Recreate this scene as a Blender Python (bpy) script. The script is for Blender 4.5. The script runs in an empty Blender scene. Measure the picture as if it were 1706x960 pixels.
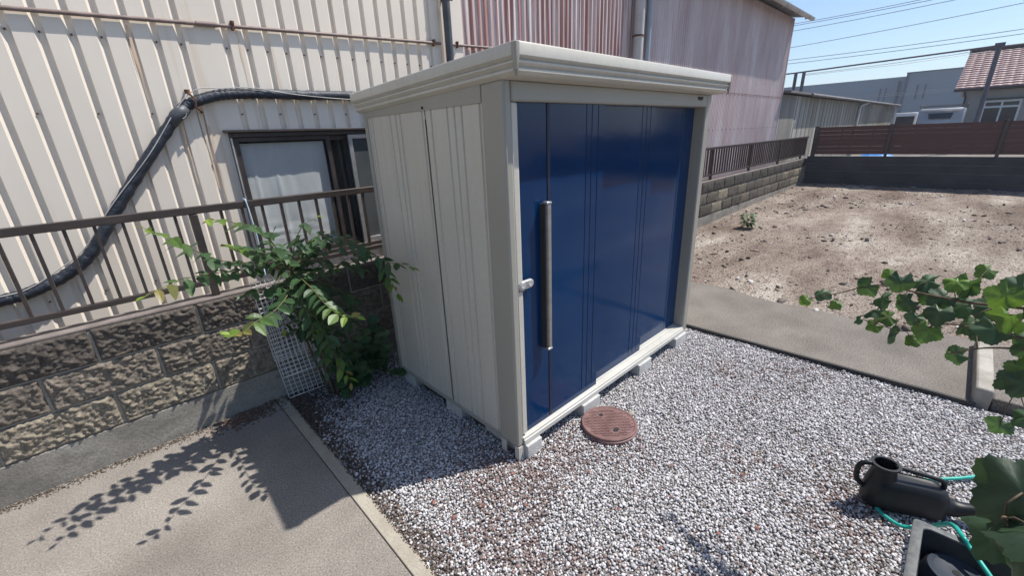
import bpy, math, random
import numpy as np
from mathutils import Vector, Matrix
random.seed(7); RNG = np.random.default_rng(7)
SC = bpy.context.scene
COL = SC.collection
# ------------------------------------------------------------------ camera, world, sun, exposure
cd = bpy.data.cameras.new('camera'); cam = bpy.data.objects.new('camera', cd); COL.objects.link(cam)
cd.sensor_fit = 'HORIZONTAL'; cd.sensor_width = 36.0; cd.lens = 36.0 * 706.92 / 1706.0
cd.clip_start = 0.05; cd.clip_end = 800
cr, cu, cf = Vector((.71894, -.69401, -.03840)), Vector((.26170, .21908, .93996)), Vector((.64393, .68582, -.33913))
M = Matrix((cr, cu, -cf)).transposed().to_4x4(); M.translation = (-1.3433, -1.4343, 1.7524)
cam.matrix_world = M
SC.camera = cam
SUN = Vector((1.085, -.586, 2.095)).normalized()
w = bpy.data.worlds.new('World'); SC.world = w; w.use_nodes = True
nt = w.node_tree; nt.nodes.clear()
sky = nt.nodes.new('ShaderNodeTexSky'); sky.sky_type = 'NISHITA'; sky.sun_disc = False
sky.sun_elevation = math.asin(SUN.z); sky.sun_rotation = math.atan2(SUN.x, SUN.y)
sky.air_density = 1.0; sky.dust_density = 1.0; sky.ozone_density = 5.0
bg = nt.nodes.new('ShaderNodeBackground'); bg.inputs[1].default_value = 0.12
wo = nt.nodes.new('ShaderNodeOutputWorld')
nt.links.new(sky.outputs[0], bg.inputs[0]); nt.links.new(bg.outputs[0], wo.inputs[0])
sl = bpy.data.lights.new('sun', 'SUN'); sl.energy = 5.0; sl.angle = math.radians(0.6); sl.color = (1, .955, .89)
so = bpy.data.objects.new('sun', sl); COL.objects.link(so)
so.rotation_euler = SUN.to_track_quat('Z', 'Y').to_euler(); so.location = (20, -12, 40)
SC.view_settings.view_transform = 'Standard'; SC.view_settings.look = 'None'
SC.view_settings.gamma = 1; SC.view_settings.exposure = 0.38; SC.view_settings.use_curve_mapping = False
SC.cycles.max_bounces = 6; SC.cycles.transparent_max_bounces = 6

# ------------------------------------------------------------------ materials
def rgb(c): return (c[0], c[1], c[2], 1)
def mat(name, cols, rough=.6, scale=(6, 6, 6), detail=4, pos=(.35, .65), bump=0, bscale=60, metal=0, attr=None,
        coat=0, spec=.5, fine=0, fscale=300, streak=None, trans=0, alpha=1, tint=None, bdist=.01, spots=None):
    m = bpy.data.materials.new(name); m.use_nodes = True
    n = m.node_tree; N = n.nodes; L = n.links; b = N['Principled BSDF']
    b.inputs['Roughness'].default_value = rough; b.inputs['Metallic'].default_value = metal
    b.inputs['Specular IOR Level'].default_value = spec; b.inputs['Coat Weight'].default_value = coat
    b.inputs['Coat Roughness'].default_value = .08
    tc = N.new('ShaderNodeTexCoord')
    def noise(sc, det, rough_=.6, dist=0):
        mp = N.new('ShaderNodeMapping'); mp.inputs['Scale'].default_value = sc; L.new(tc.outputs['Object'], mp.inputs[0])
        t = N.new('ShaderNodeTexNoise'); t.inputs['Scale'].default_value = 1; t.inputs['Detail'].default_value = det
        t.inputs['Roughness'].default_value = rough_; t.inputs['Distortion'].default_value = dist; L.new(mp.outputs[0], t.inputs[0]); return t
    def mix(mode, fac, a, bb):
        x = N.new('ShaderNodeMix'); x.data_type = 'RGBA'; x.blend_type = mode
        for sock, v in ((x.inputs[0], fac), (x.inputs[6], a), (x.inputs[7], bb)):
            if hasattr(v, 'is_output'): L.new(v, sock)
            elif isinstance(v, (int, float)): sock.default_value = v
            else: sock.default_value = rgb(v)
        return x.outputs[2]
    def ramp(src, stops):
        r = N.new('ShaderNodeValToRGB'); e = r.color_ramp.elements
        while len(e) < len(stops): e.new(.5)
        for i, (p, c) in enumerate(stops): e[i].position = p; e[i].color = rgb(c)
        L.new(src, r.inputs[0]); return r.outputs[0]
    if attr:
        a = N.new('ShaderNodeAttribute'); a.attribute_name = attr; col = a.outputs['Color']
        if cols is not None:
            t = noise(scale, detail)
            col = mix('MULTIPLY', 1.0, col, ramp(t.outputs[0], [(pos[0], cols[0]), (pos[1], cols[-1])]))
    else:
        t = noise(scale, detail)
        k = len(cols)
        col = ramp(t.outputs[0], [(pos[0] + (pos[1] - pos[0]) * i / max(1, k - 1), c) for i, c in enumerate(cols)])
    if streak:   # (scale vec, lo, hi, colour, strength)
        t = noise(streak[0], 5, .65)
        f = ramp(t.outputs[0], [(streak[1], (0, 0, 0)), (streak[2], (streak[4],) * 3)])
        col = mix('MIX', f, col, streak[3])
    if spots:
        t = noise(spots[0], 3, .6)
        f = ramp(t.outputs[0], [(spots[1], (0, 0, 0)), (spots[2], (spots[4],) * 3)])
        col = mix('MIX', f, col, spots[3])
    if fine:
        t = noise((fscale,) * 3, 2, .7)
        col = mix('MULTIPLY', 1.0, col, ramp(t.outputs[0], [(.3, (1 - fine,) * 3), (.7, (1 + fine * .6,) * 3)]))
    L.new(col, b.inputs['Base Color'])
    if bump:
        t = noise((bscale,) * 3, 6, .65)
        bn = N.new('ShaderNodeBump'); bn.inputs['Strength'].default_value = bump; bn.inputs['Distance'].default_value = bdist
        L.new(t.outputs[0], bn.inputs['Height']); L.new(bn.outputs[0], b.inputs['Normal'])
    if trans:
        tr = N.new('ShaderNodeBsdfTranslucent'); mx = N.new('ShaderNodeMixShader'); mx.inputs[0].default_value = trans
        L.new(mix('MULTIPLY', 1.0, col, (1.5, 1.6, .6)), tr.inputs[0])
        L.new(b.outputs[0], mx.inputs[1]); L.new(tr.outputs[0], mx.inputs[2]); L.new(mx.outputs[0], N['Material Output'].inputs[0])
    return m
def glass(name, tint=(.5, .55, .55), alpha=.35, rough=.04):
    m = bpy.data.materials.new(name); m.use_nodes = True; N = m.node_tree.nodes; L = m.node_tree.links
    b = N['Principled BSDF']; b.inputs['Base Color'].default_value = rgb((.02, .022, .025)); b.inputs['Roughness'].default_value = rough
    b.inputs['Specular IOR Level'].default_value = .6
    t = N.new('ShaderNodeBsdfTransparent'); t.inputs[0].default_value = rgb(tint); mx = N.new('ShaderNodeMixShader'); mx.inputs[0].default_value = alpha
    L.new(t.outputs[0], mx.inputs[1]); L.new(b.outputs[0], mx.inputs[2]); L.new(mx.outputs[0], N['Material Output'].inputs[0]); return m
G = {}
G['soil'] = mat('soil', [(.10, .08, .065), (.2, .16, .12)], .95, (2, 2, 2), 8, bump=.6, bscale=30, fine=.4, fscale=150)
G['gravel_base'] = mat('gravel_base', [(.16, .14, .125), (.30, .275, .26)], .95, (60, 60, 60), 4, bump=.5, bscale=120)
G['pebble'] = mat('pebble', None, .75, attr='tone', fine=.15, fscale=400)
G['slab'] = mat('slab', [(.16, .14, .125), (.24, .215, .188), (.33, .30, .262)], .9, (1.6, 1.6, 1.6), 7, (.25, .75), bump=.3, bscale=190, fine=.5, fscale=120, bdist=.004, streak=((.7, 1.1, 1), .50, .68, (.15, .13, .112), .5), spots=((150, 150, 150), .66, .72, (.5, .48, .45), .6))
G['slab_edge'] = mat('slab_edge', [(.27, .24, .19), (.38, .35, .29)], .88, (4, 4, 4), 6, bump=.2, bscale=150, fine=.2, fscale=120, bdist=.004)
G['slab_dark'] = mat('slab_dark', [(.12, .105, .09), (.17, .15, .13), (.22, .2, .175)], .92, (2, 2, 2), 8, (.25, .75), bump=.35, bscale=150, fine=.6, fscale=95, bdist=.006, spots=((130, 130, 130), .68, .74, (.42, .4, .38), .6), streak=((.9, 1.4, 1), .5, .66, (.10, .088, .075), .45))
G['kerb'] = mat('kerb', [(.22, .2, .17), (.38, .355, .31)], .85, (5, 5, 5), 6, bump=.3, bscale=80, fine=.2)
G['dirt'] = mat('dirt', [(.16, .115, .088), (.235, .182, .145), (.29, .235, .19), (.38, .325, .27), (.48, .425, .365)], .97, (.42, 1.2, .8), 13, (.36, .66), bump=1.0, bscale=45, fine=.8, fscale=55, bdist=.03, streak=((5, 11, 3), .54, .62, (.13, .085, .062), .5), spots=((30, 45, 30), .66, .70, (.07, .05, .04), .7))
G['rubber'] = mat('rubber', [(.02, .02, .02), (.05, .045, .04)], .8)
G['shed'] = mat('shed', [(.50, .475, .41), (.53, .505, .44)], .33, (2, 2, 1), 4, streak=((14, 14, .5), .5, .75, (.36, .33, .28), .3), fine=.04, fscale=40, bump=.02, bscale=400, spec=.5)
G['shed_trim'] = mat('shed_trim', [(.30, .285, .245), (.32, .305, .262)], .36, (2, 2, 1), 4, spec=.5)
G['shed_sill'] = mat('shed_sill', [(.47, .46, .42), (.54, .53, .49)], .35, (6, 6, 6), 4)
G['blue'] = mat('blue', [(.0005, .024, .084), (.001, .030, .100)], .12, (1.5, 1.5, .7), 3, spec=.3, bump=.25, bscale=2.2)
G['navy_seam'] = mat('navy_seam', [(.004, .01, .03), (.006, .013, .035)], .5)
G['seam'] = mat('seam', [(.02, .02, .018), (.03, .03, .028)], .7)
G['bronze'] = mat('bronze', [(.24, .225, .20), (.30, .28, .255)], .36, (3, 3, 20), 3, metal=.25)
G['silver'] = mat('silver', [(.5, .5, .5), (.62, .62, .61)], .3, (20, 20, 20), 3, metal=.75)
G['cblock'] = mat('cblock', [(.4, .4, .38), (.55, .54, .52)], .9, (12, 12, 12), 6, bump=.4, bscale=120, fine=.25)
G['siding'] = mat('siding', [(.68, .61, .52), (.78, .71, .61)], .48, (1.2, 1.2, .8), 5, (.3, .7), spec=.4,
                  streak=((9, 9, .3), .58, .74, (.52, .36, .22), .5), spots=((5, 5, 5), .74, .8, (.2, .14, .1), .5))
G['siding_b'] = mat('siding_b', [(.46, .36, .34), (.56, .48, .46), (.66, .60, .58)], .6, (7, 7, .5), 6, (.3, .7),
                    streak=((26, 26, .45), .44, .56, (.30, .12, .10), .9), spots=((40, 40, 10), .70, .76, (.09, .05, .04), .9))
G['siding_c'] = mat('siding_c', [(.38, .30, .30), (.49, .41, .41), (.61, .55, .55)], .65, (1.6, 1.6, .5), 6, (.3, .7),
                    streak=((14, 14, .8), .52, .66, (.48, .26, .24), .6), spots=((60, 60, 30), .72, .78, (.15, .09, .08), .8))
G['rock'] = mat('rock', [(.12, .10, .085), (.22, .19, .16)], .95, (20, 20, 20), 5, bump=.5, bscale=60)
G['rust'] = mat('rust', [(.09, .04, .025), (.16, .07, .04)], .9, (30, 30, 30), 5)
G['pipe_brown'] = mat('pipe_brown', [(.17, .12, .105), (.24, .18, .16)], .6, (20, 20, 20), 5)
G['pipe_dark'] = mat('pipe_dark', [(.04, .045, .055), (.08, .085, .095)], .5, (5, 5, 5), 5)
G['pvc_grey'] = mat('pvc_grey', [(.42, .41, .39), (.55, .53, .5)], .45, (3, 3, 2), 5)
G['pvc_blue'] = mat('pvc_blue', [(.26, .32, .38), (.34, .4, .45)], .45, (3, 3, 2), 5)
G['tape'] = mat('tape', [(.012, .016, .026), (.03, .038, .055)], .45, (14, 14, 14), 5, bump=.8, bscale=40, spec=.5)
G['cable'] = mat('cable', [(.35, .34, .32), (.5, .48, .45)], .5)
G['frame_brown'] = mat('frame_brown', [(.035, .027, .025), (.06, .047, .044)], .42, (10, 10, 10), 4)
G['rail'] = mat('rail', [(.030, .022, .020), (.050, .038, .035)], .42, (6, 6, 30), 5, fine=.15)
G['sheet'] = mat('sheet', [(.62, .63, .63), (.68, .69, .69)], .45, (9, 1, 5), 5, bump=.2, bscale=25, bdist=.006)
G['curtain'] = mat('curtain', [(.09, .085, .08), (.17, .165, .16)], .9, (14, 1, .3), 3)
G['screen'] = mat('screen', [(.04, .046, .048), (.06, .068, .07)], .8, (4, 4, 4), 3)
G['glass'] = glass('glass', (.97, .98, .98), .09)
G['glass_dark'] = glass('glass_dark', (.4, .44, .46), .6)
G['split'] = mat('split', [(.45, .43, .41), (1.0, 1.0, 1.0), (1.35, 1.3, 1.2)], .95, (28, 28, 28), 7, (.3, .75), attr='tone', bump=.5, bscale=70, fine=.35, fscale=140, bdist=.008)
G['footing'] = mat('footing', [(.13, .12, .10), (.25, .23, .2), (.33, .31, .27)], .93, (3, 3, 5), 8, (.25, .75), bump=.3, bscale=60, fine=.3, fscale=100, streak=((3, 3, 7), .55, .7, (.08, .07, .055), .6))
G['mortar'] = mat('mortar', [(.27, .245, .205), (.38, .35, .30)], .95, (14, 14, 14), 5, fine=.3)
G['cap'] = mat('cap', [(.12, .10, .09), (.21, .18, .165)], .9, (9, 9, 9), 6, bump=.3, bscale=60)
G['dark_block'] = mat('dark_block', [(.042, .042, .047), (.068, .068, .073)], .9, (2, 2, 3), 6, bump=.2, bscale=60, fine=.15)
G['slat'] = mat('slat', [(.075, .032, .028), (.115, .052, .045)], .6, (.8, .5, 18), 5)
G['weather'] = mat('weather', [(.19, .18, .15), (.30, .29, .25), (.40, .39, .36)], .85, (1.5, 1.5, .25), 6, (.3, .7), streak=((10, 10, .35), .48, .62, (.15, .12, .08), .6))
G['weather_dark'] = mat('weather_dark', [(.17, .16, .14), (.25, .235, .21)], .85, (3, 3, .8), 6, fine=.2, fscale=40)
G['roof_grey'] = mat('roof_grey', [(.13, .12, .12), (.2, .19, .185)], .7, (2, 2, 2), 5)
G['big_wall'] = mat('big_wall', [(.19, .235, .28), (.22, .265, .31)], .7, (.05, .05, .3), 4)
G['big_dark'] = mat('big_dark', [(.05, .07, .1), (.06, .08, .11)], .6)
G['plaster'] = mat('plaster', [(.34, .33, .31), (.4, .39, .37)], .85, (1, 1, 1), 5)
G['tile'] = mat('tile', [(.22, .13, .12), (.33, .22, .205)], .5, (2, 9, 3), 4)
G['white'] = mat('white', [(.6, .61, .62), (.7, .7, .7)], .45)
G['window_dark'] = mat('window_dark', [(.012, .015, .02), (.02, .025, .03)], .1)
G['van'] = mat('van', [(.36, .36, .37), (.44, .44, .44)], .3, (2, 2, 2), 3, metal=.35)
G['steel'] = mat('steel', [(.075, .07, .09), (.12, .11, .13)], .6, (3, 3, 3), 4)
G['wire'] = mat('wire', [(.09, .11, .15), (.11, .13, .17)], .7)
G['tarp'] = mat('tarp', [(.01, .16, .55), (.03, .28, .75)], .4, (5, 5, 5), 3)
G['plastic'] = mat('plastic', [(.006, .007, .009), (.010, .011, .014)], .45, (20, 20, 20), 4, spec=.3, bump=.03, bscale=300)
G['planter'] = mat('planter', [(.02, .021, .023), (.04, .04, .042)], .5, (20, 20, 20), 5, fine=.2)
G['planter_rim'] = mat('planter_rim', [(.06, .065, .065), (.14, .145, .14)], .6, (30, 30, 30), 5, fine=.3)
G['pot'] = mat('pot', [(.02, .027, .042), (.03, .04, .056)], .6, spec=.25)
G['hose'] = mat('hose', [(.0, .27, .21), (.01, .36, .29)], .35, (30, 30, 30), 3)
G['hole'] = mat('hole', [(.01, .01, .01), (.02, .02, .02)], .9)
G['lid'] = mat('lid', [(.135, .068, .062), (.205, .115, .105)], .55, (12, 12, 12), 5, fine=.2)
G['mesh'] = mat('mesh', [(.6, .6, .58), (.72, .72, .7)], .4, (20, 20, 20), 3)
G['string'] = mat('string', [(.4, .55, .68), (.5, .65, .75)], .5)
G['bark'] = mat('bark', [(.06, .045, .03), (.14, .1, .06)], .85, (60, 60, 20), 5)
G['twig'] = mat('twig', [(.09, .09, .03), (.15, .14, .05)], .7, (60, 60, 20), 3)
G['leaf'] = mat('leaf', None, .45, attr='tone', trans=.32, fine=.18, fscale=90, spec=.45)
G['leaf_big'] = mat('leaf_big', None, .5, attr='tone', trans=.26, fine=.15, fscale=60, spec=.5, bump=.25, bscale=90, bdist=.004)
G['dry'] = mat('dry', [(.16, .06, .045), (.27, .13, .10)], .8, (60, 60, 60), 3)

# ------------------------------------------------------------------ mesh builder
class MB:
    def __init__(s): s.v = []; s.f = []; s.t = []; s.mi = []; s.cur = 0; s.tone = (1, 1, 1); s.use = False
    def add(s, vs, fs, tone=None):
        b = len(s.v); s.v += [tuple(map(float, p)) for p in vs]; s.f += [tuple(i + b for i in f) for f in fs]
        if tone is not None: s.use = True
        s.t += [tone or s.tone] * len(vs); return s
    def box(s, a, b, tone=None):
        x0, y0, z0 = a; x1, y1, z1 = b
        v = [(x0, y0, z0), (x1, y0, z0), (x1, y1, z0), (x0, y1, z0), (x0, y0, z1), (x1, y0, z1), (x1, y1, z1), (x0, y1, z1)]
        return s.add(v, [(0, 3, 2, 1), (4, 5, 6, 7), (0, 1, 5, 4), (1, 2, 6, 5), (2, 3, 7, 6), (3, 0, 4, 7)], tone)
    def hexa(s, v): return s.add(v, [(0, 3, 2, 1), (4, 5, 6, 7), (0, 1, 5, 4), (1, 2, 6, 5), (2, 3, 7, 6), (3, 0, 4, 7)])
    def tube(s, pts, r, n=8, cap=True, tone=None):
        P = [Vector(p) for p in pts]; R_ = r if isinstance(r, (list, tuple)) else [r] * len(P)
        vs = []; up = None
        for i, p in enumerate(P):
            d = (P[min(i + 1, len(P) - 1)] - P[max(i - 1, 0)]).normalized()
            if up is None: up = Vector((0, 0, 1)) if abs(d.z) < .9 else Vector((1, 0, 0))
            a = d.cross(up).normalized(); b = a.cross(d).normalized(); up = b
            for k in range(n):
                t = 2 * math.pi * k / n; vs.append(p + (a * math.cos(t) + b * math.sin(t)) * R_[i])
        fs = [(i * n + k, i * n + (k + 1) % n, (i + 1) * n + (k + 1) % n, (i + 1) * n + k) for i in range(len(P) - 1) for k in range(n)]
        if cap: fs += [tuple(range(n))[::-1], tuple((len(P) - 1) * n + k for k in range(n))]
        return s.add(vs, fs, tone)
    def loops(s, L_, cap0=True, cap1=True, tone=None):
        n = len(L_[0]); vs = [p for l in L_ for p in l]
        fs = [(i * n + k, i * n + (k + 1) % n, (i + 1) * n + (k + 1) % n, (i + 1) * n + k) for i in range(len(L_) - 1) for k in range(n)]
        if cap0: fs.append(tuple(range(n))[::-1])
        if cap1: fs.append(tuple((len(L_) - 1) * n + k for k in range(n)))
        return s.add(vs, fs, tone)
    def sheet(s, prof, z0, z1, axis='x', nz=1, tone=None):
        # prof: list of (along, out) plan points, extruded z0..z1; axis x: along=x,out=y
        n = len(prof); vs = []
        for j in range(nz + 1):
            z = z0 + (z1 - z0) * j / nz
            vs += [((a, o, z) if axis == 'x' else (o, a, z)) for a, o in prof]
        fs = [(j * n + i, j * n + i + 1, (j + 1) * n + i + 1, (j + 1) * n + i) for j in range(nz) for i in range(n - 1)]
        return s.add(vs, fs, tone)
    def build(s, name, m, parent=None, loc=(0, 0, 0), smooth=False, bevel=0, seg=2):
        L0 = Vector(loc) if parent is None else Vector(parent.get('_w', (0, 0, 0)))
        me = bpy.data.meshes.new(name)
        v = np.array(s.v, dtype=float) - np.array(L0)
        me.from_pydata(v.tolist(), [], s.f); me.materials.append(G[m]); me.update()
        if s.use:
            a = me.attributes.new('tone', 'FLOAT_COLOR', 'POINT')
            a.data.foreach_set('color', np.c_[np.array(s.t), np.ones(len(s.t))].astype(np.float32).ravel())
        o = bpy.data.objects.new(name, me); COL.objects.link(o)
        if smooth:
            me.polygons.foreach_set('use_smooth', [True] * len(me.polygons))
            if smooth != 'all': me.set_sharp_from_angle(angle=math.radians(38))
        if parent is not None:
            o.parent = parent
            if '_w' not in o: o['_w'] = list(L0)
        else: o.location = L0; o['_w'] = list(L0)
        if bevel:
            bm_ = o.modifiers.new('bevel', 'BEVEL'); bm_.width = bevel; bm_.segments = seg; bm_.limit_method = 'ANGLE'; bm_.angle_limit = math.radians(40)
            me.polygons.foreach_set('use_smooth', [True] * len(me.polygons)); 
            me.set_sharp_from_angle(angle=math.radians(89))
        return o
def join(o, mb, m):
    """add the pieces in mb to the mesh of o as its surface detail with their own material"""
    me = o.data; t = mb.build('tmp', m, o.parent); t.data.materials.clear(); me.materials.append(G[m]); k = len(me.materials) - 1
    import bmesh
    bm = bmesh.new(); bm.from_mesh(me); n = len(bm.faces); bm.from_mesh(t.data); bm.faces.ensure_lookup_table()
    for f in bm.faces[n:]: f.material_index = k
    bm.to_mesh(me); bm.free(); bpy.data.objects.remove(t)
def tag(o, label=None, cat=None, group=None, kind=None):
    if label: o['label'] = label
    if cat: o['category'] = cat
    if group: o['group'] = group
    if kind: o['kind'] = kind
    return o
def thing(name, loc, label, cat, group=None):
    o = bpy.data.objects.new(name, None); COL.objects.link(o); o.location = loc; o['_w'] = list(loc); o.empty_display_size = .1
    return tag(o, label, cat, group)
def struct(mb, name, m, **k): return tag(mb.build(name, m, **k), kind='structure')
def bx(name, a, b, m, parent, bevel=0): return MB().box(a, b).build(name, m, parent, bevel=bevel)

# numpy value noise
def _h(i, j, k):
    n = (i * 374761393 + j * 668265263 + k * 2147483647) & 0xffffffff
    n = ((n ^ (n >> 13)) * 1274126177) & 0xffffffff
    return ((n ^ (n >> 16)) & 0xffff) / 65535.0
def vn(x, y, z):
    x, y, z = np.broadcast_arrays(np.asarray(x, float), np.asarray(y, float), np.asarray(z, float))
    xi, yi, zi = [np.floor(a).astype(np.int64) for a in (x, y, z)]
    u, v, t = [(lambda f: f * f * (3 - 2 * f))(a - b) for a, b in ((x, xi), (y, yi), (z, zi))]
    r = 0
    for a in (0, 1):
        for b in (0, 1):
            for c in (0, 1):
                r = r + _h(xi + a, yi + b, zi + c) * (u if a else 1 - u) * (v if b else 1 - v) * (t if c else 1 - t)
    return r * 2 - 1
def fbm(x, y, z=0, o=4):
    r = 0; a = 1; f = 1
    for _ in range(o): r = r + a * vn(np.asarray(x) * f + 11, np.asarray(y) * f + 5, np.asarray(z) * f + 3); a *= .5; f *= 2.03
    return r
def grid_mesh(name, m, xs, ys, zf, **k):
    X, Y = np.meshgrid(xs, ys); Z = zf(X, Y); n = len(xs)
    mb = MB(); mb.v = np.c_[X.ravel(), Y.ravel(), Z.ravel()].tolist(); mb.t = [(1, 1, 1)] * len(mb.v)
    mb.f = [(j * n + i, j * n + i + 1, (j + 1) * n + i + 1, (j + 1) * n + i) for j in range(len(ys) - 1) for i in range(n - 1)]
    return mb.build(name, m, **k)
ICO_V = []; ICO_F = [(0, 11, 5), (0, 5, 1), (0, 1, 7), (0, 7, 10), (0, 10, 11), (1, 5, 9), (5, 11, 4), (11, 10, 2), (10, 7, 6), (7, 1, 8), (3, 9, 4), (3, 4, 2), (3, 2, 6), (3, 6, 8), (3, 8, 9), (4, 9, 5), (2, 4, 11), (6, 2, 10), (8, 6, 7), (9, 8, 1)]
g_ = (1 + 5 ** .5) / 2
ICO_V = np.array([(-1, g_, 0), (1, g_, 0), (-1, -g_, 0), (1, -g_, 0), (0, -1, g_), (0, 1, g_), (0, -1, -g_), (0, 1, -g_), (g_, 0, -1), (g_, 0, 1), (-g_, 0, -1), (-g_, 0, 1)]) / math.hypot(1, g_)
ICO_F = np.array(ICO_F)
def stones(name, m, P, S, T, smooth=False):
    """P centres (n,3), S radii (n,3), T colours (n,3): one mesh of rough pebbles"""
    n = len(P); R_ = RNG
    q = R_.normal(size=(n, 4)); q[:, 1:3] *= .35; q /= np.linalg.norm(q, axis=1)[:, None]
    w_, x, y, z = q.T[0], q.T[1], q.T[2], q.T[3]
    Rm = np.stack([1 - 2 * (y * y + z * z), 2 * (x * y - z * w_), 2 * (x * z + y * w_), 2 * (x * y + z * w_), 1 - 2 * (x * x + z * z), 2 * (y * z - x * w_), 2 * (x * z - y * w_), 2 * (y * z + x * w_), 1 - 2 * (x * x + y * y)], 1).reshape(n, 3, 3)
    V = ICO_V[None] * (1 + R_.uniform(-.28, .28, (n, 12, 1))) * S[:, None, :]
    V = np.einsum('nij,nkj->nki', Rm, V) + P[:, None, :]
    F = (ICO_F[None] + (np.arange(n) * 12)[:, None, None]).reshape(-1, 3)
    me = bpy.data.meshes.new(name); me.vertices.add(n * 12); me.vertices.foreach_set('co', V.astype(np.float32).ravel())
    me.loops.add(len(F) * 3); me.loops.foreach_set('vertex_index', F.astype(np.int32).ravel())
    me.polygons.add(len(F)); me.polygons.foreach_set('loop_start', np.arange(0, len(F) * 3, 3, dtype=np.int32))
    me.update(calc_edges=True); me.validate()
    a = me.attributes.new('tone', 'FLOAT_COLOR', 'POINT')
    a.data.foreach_set('color', np.repeat(np.c_[T, np.ones(n)], 12, axis=0).astype(np.float32).ravel())
    if smooth: me.polygons.foreach_set('use_smooth', [True] * len(F))
    me.materials.append(G[m]); o = bpy.data.objects.new(name, me); COL.objects.link(o); return o

# ------------------------------------------------------------------ SETTING: ground
YW = 1.73; YF = 2.45
mb = MB(); mb.add([(-150, -200, -.08), (250, -200, -.08), (250, 200, -.08), (-150, 200, -.08)], [(0, 1, 2, 3)])
struct(mb, 'ground', 'soil')
struct(MB().box((-9, -8, -.07), (-.806, YW - .002, 0)), 'concrete_slab', 'slab', bevel=.003)
struct(MB().box((-.802, -8, -.07), (-.735, YW - .002, .002)), 'slab_border', 'slab_edge', bevel=.004)
grid_mesh_o = grid_mesh('gravel_bed', 'gravel_base', np.linspace(-.735, 2.42, 60), np.linspace(-3.6, YW, 90), lambda X, Y: -.03 + .008 * fbm(X * 3, Y * 3))
tag(grid_mesh_o, kind='structure')
# right-hand concrete path with its front edging
mb = MB()
xs = [2.305, 3.42]
edge = [(3.52 + .05 * math.sin(y * 2.3) + .03 * math.sin(y * 7.1)) for y in np.linspace(YW, -1.80, 30)]
ys = np.linspace(YW - .002, -1.80, 30)
top = [(2.305 + (YW - y) * .027, y, .0) for y in ys] + [(e, y, .0) for e, y in zip(edge[::-1], ys[::-1])]
mb.loops([[(x, y, -.07) for x, y, z in top], top])
struct(mb, 'concrete_path', 'slab_dark')
mb = MB(); mb.hexa([(2.272, YW - .01, -.05), (2.296, YW - .01, -.05), (2.395, -1.76, -.05), (2.37, -1.76, -.05), (2.272, YW - .01, .01), (2.296, YW - .01, .01), (2.395, -1.76, .01), (2.37, -1.76, .01)])
tag(mb.build('edging_strip', 'rubber'), 'thin dark edging strip between white gravel and the brown concrete path', 'edging strip')
struct(MB().box((2.44, -6, -.07), (3.48, -1.864, .045)), 'side_slab', 'slab_dark', bevel=.01)
t = thing('kerb_stone', (2.42, -1.88, 0), 'pale concrete kerb stone with dark side at the end of the path', 'kerb')
MB().box((2.41, -1.86, -.06), (3.46, -1.775, .105)).build('kerb_body', 'kerb', t, bevel=.014)
# bare earth lot, rising slightly to the far wall
def dz(X, Y): return -.015 + np.clip(X - 3.45, 0, 20) * .0195 + .010 * fbm(X * 1.1, Y * 1.1, 0, 4) + .010 * fbm(X * 9, Y * 9, 4, 3)
o = grid_mesh('dirt_lot', 'dirt', np.linspace(3.42, 12.98, 230), np.linspace(-9, YW - .001, 240), dz, smooth='all'); tag(o, kind='structure')
# raised yard beyond the far wall
struct(MB().box((13.1, -60, -.07), (120, 1.6, .33)), 'far_yard', 'slab_dark')
struct(MB().box((13.1, 1.6, -.07), (120, 60, .30)), 'far_road', 'slab_dark')

# gravel stones
def gravel():
    P = []
    s = .0118
    X, Y = np.meshgrid(np.arange(-.735, 2.40, s), np.arange(-2.55, 1.72, s)); X = X.ravel(); Y = Y.ravel()
    X = X + RNG.uniform(-.5, .5, len(X)) * s; Y = Y + RNG.uniform(-.5, .5, len(X)) * s
    # keep what stands in view, with a margin
    nx, ny = (1.83, 1.79); d = ((X + .85) * nx + (Y + .12) * ny) / math.hypot(nx, ny)
    k = (d > -.35) & (X > -.732) & (X < 2.272 + (YW - Y) * .0282) & ~((X > .06) & (X < 2.0) & (Y > .12) & (Y < 1.2)) & (np.hypot(X - .612, Y + .20) > .172)
    X, Y = X[k], Y[k]; n = len(X)
    Z = -.022 + .008 * fbm(X * 3, Y * 3) + RNG.uniform(-.004, .008, n)
    r = RNG.uniform(.0050, .0088, n)
    S = np.c_[r * RNG.uniform(.8, 1.45, n), r * RNG.uniform(.7, 1.1, n), r * RNG.uniform(.55, .85, n)]
    u = RNG.uniform(0, 1, n); g = RNG.uniform(.0, 1, n)
    base = .30 + .34 * g ** .8
    dark = u < .15; base[dark] = RNG.uniform(.14, .30, dark.sum())
    big = RNG.uniform(0, 1, n) < .04; S[big] *= RNG.uniform(1.3, 1.8, (big.sum(), 1))
    T = np.c_[base * 1.0, base * .975, base * .99]
    patch = fbm(X * 2.2 + 4, Y * 2.2, 1, 4)
    red = RNG.uniform(0, 1, n) < np.clip(.04 + .42 * (patch - .25) + .55 * np.exp(-((X + .30 - .4 * (Y + .5)) ** 2) / .07 - ((Y + .35) ** 2) / .30) * (patch > -.25) + .25 * np.exp(-((X - .45) ** 2 + (Y + .12) ** 2) / .05), .03, .6)
    T[red] = RNG.uniform(.12, .30, (red.sum(), 1)) * np.array([[1, .72, .66]])
    # leaf litter and soil between the stones near the kerb and the wall
    lit = (RNG.uniform(0, 1, n) < np.clip(1.0 - (X + .735) * 7, 0, .55) + np.clip((Y - 1.15) * 1.6 - (X + .4) * .8, 0, .8))
    b = RNG.uniform(.035, .15, lit.sum()); T[lit] = np.c_[b * 1.2, b * .88, b * .72]
    o = stones('gravel', 'pebble', np.c_[X, Y, Z], S, T)
    tag(o, 'white and grey gravel spread round the shed', 'gravel', kind='stuff')
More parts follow.
